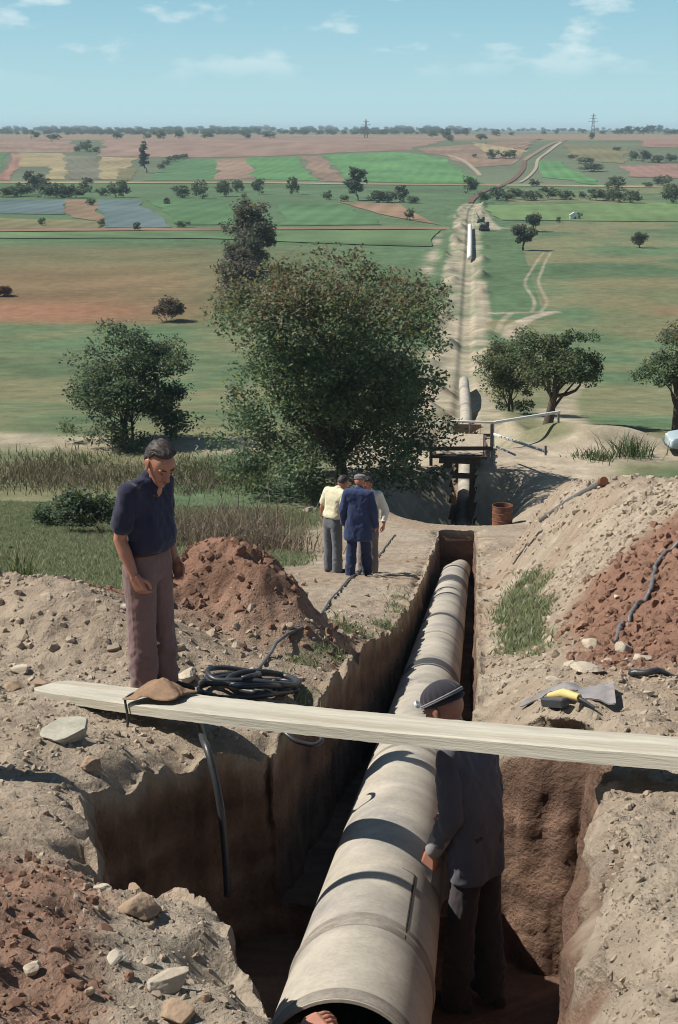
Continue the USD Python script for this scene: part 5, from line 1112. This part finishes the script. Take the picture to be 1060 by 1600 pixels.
STAND = dict(an_r=(.10, 0, .088), an_l=(-.10, 0, .088), kn_r=(.10, .015, .49), kn_l=(-.10, .015, .49), hip=(0, 0, .92), waist=(0, 0, 1.08), chest=(0, 0, 1.28), neck=(0, .01, 1.50), head=(0, .045, 1.612),
             sh_r=(.185, 0, 1.42), sh_l=(-.185, 0, 1.42), el_r=(.225, -.02, 1.12), el_l=(-.225, -.02, 1.12), wr_r=(.225, .06, .87), wr_l=(-.225, .06, .87), hd_r=(.222, .09, .78), hd_l=(-.222, .09, .78))
def pose(**k): d = dict(STAND); d.update(k); return d
# the man in the navy shirt, looking down into the cut
p0 = at(238, 1087, 8.65); p0[2] = max(Hs(p0[0], p0[1]), p0[2] - .03)
print('man', p0, proj(p0), proj(p0 + [0, 0, 1.7]), Hs(p0[0], p0[1]))
man = person('man in navy short-sleeved shirt and mauve trousers looking down beside the plank', p0, (.92, -.40),
    pose(hip=(0, 0, .93), waist=(0, .02, 1.08), chest=(0, .01, 1.28), neck=(0, .055, 1.485), head=(.0, .125, 1.585), sh_r=(.185, .015, 1.42), sh_l=(-.185, .015, 1.42), el_r=(.225, -.04, 1.12), wr_r=(.215, .06, .88), hd_r=(.205, .105, .79),
         el_l=(-.22, -.03, 1.12), wr_l=(-.215, .07, .88), hd_l=(-.20, .11, .80), an_r=(.105, .0, .088), an_l=(-.09, .03, .088)),
    dict(top='navy_knit', legs='mauve_cloth', belt='belt_leather'), head_pitch=.55, head_yaw=.40, belly=.035, wide=1.08, curl=.55, seed=1, cell=.014, hs=1.13)
# the welder in the pit
p1 = np.array([.05, 6.32, 0]); p1[2] = float(pipe_axis(6.32)) - PR - .235
print('worker', p1, proj(p1), proj(p1 + [0, 0, 1.66]))
worker = person('man in dark pleated cap and work jacket standing beside the pipe, back turned', p1, (-.76, .65),
    pose(hip=(0, .0, .92), waist=(0, .03, 1.08), chest=(0, .08, 1.27), neck=(0, .16, 1.46), head=(0, .235, 1.55), sh_r=(.13, .10, 1.40), sh_l=(-.13, .09, 1.40), el_l=(-.175, .02, 1.12), wr_l=(-.185, .13, .89), hd_l=(-.18, .165, .79),
         el_r=(.16, .05, 1.12), wr_r=(.10, .20, .95), hd_r=(.05, .26, .90), an_l=(-.09, .02, .088), an_r=(.10, -.05, .088)),
    dict(top='work_jacket', legs='dark_work_cloth'), head_pitch=.55, head_yaw=-.15, sleeve='long', coat=.14, hat='beret', wide=.85, curl=.75, slim=.030, apron=True, seed=5, cell=.014, scale=1.0)
ap = np.array([[-.17, .14, 1.18], [.17, .14, 1.18], [.2, .17, .95], [-.2, .17, .95], [-.20, .19, .55], [.18, .19, .55]]); gx, gz = np.meshgrid(np.linspace(-1, 1, 22), np.linspace(0, 1, 22))
w_ = .16 + .05 * gz; av = np.c_[(gx * w_).ravel(), (.165 + .02 * np.cos(gx * 6) * gz - .07 * gx ** 2 + .02 * gz).ravel(), (1.18 - .66 * gz).ravel()]
i = (np.arange(21)[:, None] * 22 + np.arange(21)[None]).ravel(); af = np.vstack([np.c_[i, i + 1, i + 23], np.c_[i, i + 23, i + 22]])
am = trimesh.Trimesh(np.vstack([av, av + [0, .008, 0]]), np.vstack([af, af[:, ::-1] + len(av)]), process=False)
obj('apron', am, 'apron_cloth', worker, True)
obj('cuff', fuse([bone(V3(-.180, .080, .99), .050, V3(-.185, .118, .915), .046)], .012, 3), 'cuff_cloth', worker, True)
# the three men talking on the left bank
def foot(x, y, Y):
    p = at(x, y, Y); p[2] = Hs(p[0], p[1]); return p
def on_line(x, Y):
    p = at(x, 890, Y); p[2] = Hs(p[0], p[1]); return p
qa, qb, qc = on_line(520, 22.3), on_line(560, 21.6), on_line(576, 22.8)
for nm, q in (('a', qa), ('b', qb), ('c', qc)): print(nm, proj(q), proj(q + [0, 0, 1.7]))
person('man in cream shirt and slate trousers bending his head, left of the blue coat', qa, (.62, .78),
    pose(waist=(0, .03, 1.08), chest=(0, .07, 1.28), neck=(0, .15, 1.46), head=(.02, .23, 1.54), sh_r=(.19, .08, 1.41), sh_l=(-.19, .08, 1.41), el_l=(-.25, .0, 1.12), wr_l=(-.26, .06, .88), hd_l=(-.26, .08, .8), el_r=(.24, .03, 1.12), wr_r=(.2, .22, 1.02), hd_r=(.18, .3, 1.0)),
    dict(top='cream_cloth', legs='slate_cloth'), head_pitch=.5, head_yaw=.2, seed=11, cell=.02, scale=.97)
person('man in dark blue coat and trousers seen from behind, nearest of the three', qb, (.10, .99),
    pose(chest=(0, .03, 1.28), neck=(0, .07, 1.48), head=(.0, .12, 1.575), an_l=(-.11, -.12, .088), an_r=(.13, .10, .088), kn_r=(.12, .07, .49), kn_l=(-.105, -.04, .49), el_l=(-.26, -.02, 1.12), wr_l=(-.25, .08, .88), hd_l=(-.24, .12, .79), el_r=(.26, -.01, 1.12), wr_r=(.27, .06, .87), hd_r=(.27, .09, .78)),
    dict(top='blue_coat_cloth', legs='blue_trouser_cloth', hat='gray_cloth'), head_pitch=.3, sleeve='long', coat=.24, hat='flat', seed=12, cell=.02, scale=.97)
person('man in white shirt facing the camera, half hidden behind the blue coat', qc, (-.35, -.94),
    pose(neck=(0, .03, 1.49), head=(0, .08, 1.60), el_l=(-.30, -.04, 1.15), wr_l=(-.30, .04, .92), hd_l=(-.3, .06, .83)),
    dict(top='white_cloth', legs='gray_cloth'), head_pitch=.2, head_yaw=.2, sleeve='long', seed=13, cell=.02, scale=.97)
# someone crouching below the open pipe end, of whom the photograph shows a hand on the rim
p4 = np.array([-.98, 3.62, 0]); p4[2] = float(pipe_axis(3.62)) - PR - .235
tgt = at(508, 1592, 4.27); print('hand', tgt, 'local', tgt - p4)
loc_ = tgt - p4                                       # facing +Y: local axes = world axes
person('crouching person whose hand alone shows on the rim of the pipe end', p4, (0, 1),
    dict(an_r=(.12, .02, .088), an_l=(-.12, .02, .088), kn_r=(.18, .36, .36), kn_l=(-.18, .36, .36), hip=(0, -.08, .26), waist=(0, -.02, .42), chest=(0, .06, .58), neck=(0, .14, .72), head=(-.02, .18, .80), sh_r=(.185, .10, .66), sh_l=(-.185, .1, .66),
         el_r=tuple(V3(.185, .10, .66) * .5 + loc_ * .5 + V3(.02, -.06, -.10)), wr_r=tuple(loc_ + V3(-.075, -.06, -.035)), hd_r=tuple(loc_ + V3(0, 0, .0)), pn_r=(.2, .4, -1), th_r=(-.5, .9, .2), el_l=(-.26, .22, .45), wr_l=(-.2, .4, .42), hd_l=(-.18, .47, .42)),
    dict(top='work_jacket', legs='dark_work_cloth'), head_pitch=.3, sleeve='long', coat=.0, hat='short', seed=14, cell=.02, curl=.45)
# ------------------------------------------------------------------ stones and clods
def rock_mesh(seed, flat=1.0, sub=4):
    m = trimesh.creation.icosphere(subdivisions=sub); r_ = np.random.default_rng(seed); v = m.vertices * (1 + .5 * (meshkit.fbm(m.vertices * 1.1 + seed * 3, 3, seed) - .5))[:, None]
    for _ in range(16):                                         # knock planes off a ball
        n = r_.normal(size=3); n /= np.linalg.norm(n); d = r_.uniform(.42, .80); s = v @ n; k = s > d; v[k] -= n * (s[k] - d)[:, None] * .93
    v *= (1 + .09 * (meshkit.fbm(v * 5 + seed, 4, seed) - .5) * 2)[:, None]
    return trimesh.Trimesh(v * [1.15, .95, .72 * flat], m.faces, process=False)
def rock(x, y, wpx, label, seed, m='stone', flat=1.0, sink=.3, group=None, rot=None):
    p = px_on(x, y); s = wpx * np.linalg.norm(p) / F / 2; r_ = rock_mesh(seed, flat); a = seed * 1.3 if rot is None else rot
    c, s_ = math.cos(a), math.sin(a); v = r_.vertices * s; v = np.c_[v[:, 0] * c - v[:, 1] * s_, v[:, 0] * s_ + v[:, 1] * c, v[:, 2]]
    p = p + [0, 0, s * .50 * flat * (1 - 2.4 * sink)]
    return obj('rock', trimesh.Trimesh(v + p, r_.faces, process=False), m, None, 28, label=label, category='rock', group=group)
mat('green_stone', (.33, .32, .262), .93, .2, 9, .5, 40, .01); mat('brown_stone', (.27, .20, .14), .95, .22, 9, .6, 40, .012)
rock(108, 1150, 92, 'big flat greenish slab of stone left of the pit, below the plank', 41, 'green_stone', .5, .15, rot=.2)
rock(27, 1050, 34, 'pale stone near the left edge, just above the end of the plank', 4, 'stone', .9, .2)
rock(66, 1075, 36, 'gray-brown clod under the left end of the plank', 5, 'brown_stone', 1, .25)
rock(20, 1078, 42, 'rough brown lump at the left edge, level with the end of the plank', 6, 'brown_stone', 1, .3)
rock(226, 1432, 74, 'large brown clod on the gray ground left of the pipe end', 7, 'brown_stone', 1.15, .2)
rock(266, 1545, 68, 'large pale angular rock near the bottom of the photo', 8, 'stone', 1.1, .2)
rock(210, 1395, 30, 'small brown clod touching the large brown clod', 9, 'brown_stone', 1, .25)
rock(160, 1392, 26, 'pale stone just left of the near rim of the pit', 10, 'stone', .9, .25)
rock(48, 1522, 30, 'upright pale stone among the red clods at the lower left', 12, 'stone', 1.4, .15)
rock(180, 1500, 44, 'gray lump left of the large pale angular rock', 13, 'stone', .8, .3)
rock(280, 1590, 56, 'brown lump at the bottom edge below the large pale rock', 14, 'brown_stone', 1, .25)
rock(322, 1562, 26, 'small brown stone right of the large pale rock', 15, 'brown_stone', 1, .2)
rock(228, 1505, 34, 'gray stone between the large brown clod and the large pale rock', 16, 'stone', .8, .3)
rock(140, 1196, 40, 'brown stone at the upper corner of the pit', 17, 'brown_stone', .9, .3)
rock(290, 1062, 44, 'pale stone just behind the hose coil by the man\'s legs', 18, 'stone', .9, .2)
rock(195, 950, 22, 'small pale stone on the ridge behind the standing man\'s hand', 19, 'stone', .7, .2)
rock(480, 800, 22, 'pale stone on the bank left of the man in the cream shirt', 20, 'stone', .7, .2)
rock(926, 1014, 38, 'pale rock at the foot of the red soil on the right', 21, 'stone', .95, .2)
rock(918, 1048, 46, 'flat elongated stone with a dark shadow below the pale rock on the right', 22, 'stone', .5, .15, rot=.1)
rock(975, 1018, 42, 'pale stone heap top under the lower end of the gray cable', 23, 'stone', .9, .3)
rock(1000, 1030, 30, 'pale stone right of the lower end of the gray cable', 24, 'stone', .8, .25)
rock(950, 1036, 26, 'small pale stone between the flat stone and the cable end', 25, 'stone', .8, .25)
rock(890, 1042, 30, 'gray stone left of the flat elongated stone', 26, 'stone', .8, .25)
rock(842, 1018, 26, 'brown stone at the lower left foot of the red soil', 27, 'brown_stone', .9, .25)
rock(792, 1068, 26, 'pale stone at the right edge of the trench above the capped man', 28, 'stone', .7, .2)
rock(866, 1066, 34, 'gray stone just above the metal sheet', 29, 'stone', .7, .3)
rock(964, 934, 14, 'small white stone in the middle of the red slope', 30, 'stone', .8, .1)
rock(846, 1045, 24, 'pale stone left of the gray stone above the metal sheet', 31, 'stone', .8, .3)
rock(1012, 1085, 26, 'pale stone right of the curled metal sheet', 32, 'stone', .8, .3)
rock(770, 915, 24, 'brown clod at the trench edge by the green patch', 33, 'brown_stone', .8, .3)
r = np.random.default_rng(77)
def clod_mesh(seed):
    """A broken lump of clay: a ball with many planes knocked off, left faceted."""
    m = trimesh.creation.icosphere(subdivisions=1); r_ = np.random.default_rng(seed); v = m.vertices * (1 + r_.uniform(-.28, .22, len(m.vertices)))[:, None]
    for _ in range(7):
        n = r_.normal(size=3); n /= np.linalg.norm(n); d = r_.uniform(.35, .75); s_ = v @ n; k = s_ > d; v[k] -= n * (s_[k] - d)[:, None]
    return trimesh.Trimesh(v * r_.uniform(.6, 1.1, 3), m.faces, process=False)
small = [clod_mesh(100 + i) for i in range(10)]
def clods(n, xr, yr, mask, size, name, label, m, seed, power=2.2, keep=lambda X, Y: 1 + 0 * X):
    P = scatter(n, xr, yr, mask); s = size[0] + (size[1] - size[0]) * r.uniform(size=len(P)) ** power * np.clip(P[:, 1] / 9.0, .42, 1.0)
    P[:, 2] += .012 - s * .10
    print(name, len(P))
    instancer(name, label, 'clods', small, P, s, 'any', seed, m)
bare = lambda X, Y: (1 - grass_mask(X, Y)) * (1 - red_mask(X, Y))
lumpy = lambda X, Y: np.clip(.42 + 2.4 * fbm2(X, Y, .8, 55) + .6 * np.clip(heap(X, Y), 0, 1), .05, 1)
path_clear = lambda X, Y: 1 - .9 * ((X < -.5) * (X > -3.2) * (Y > 13.2)) * (Y < 46)
clods(150000, (-5.5, 2.8), (2.6, 15), lambda X, Y: bare(X, Y) * lumpy(X, Y), (.004, .045), 'clay_clods', 'crumbs and clods of gray clay strewn over the spoil', 'clod', 78, 7)
clods(34000, (-5.5, 5), (9, 30), lambda X, Y: bare(X, Y) * lumpy(X, Y) * path_clear(X, Y), (.008, .085), 'clay_clods', 'clods of pale clay on the farther spoil banks', 'clod', 79, 7)
clods(90000, (-4.2, 4.5), (2.6, 16), lambda X, Y: red_mask(X, Y), (.006, .065), 'red_clods', 'crumbly red-brown clods on the heaps of red soil', 'red_clod', 80, 5)
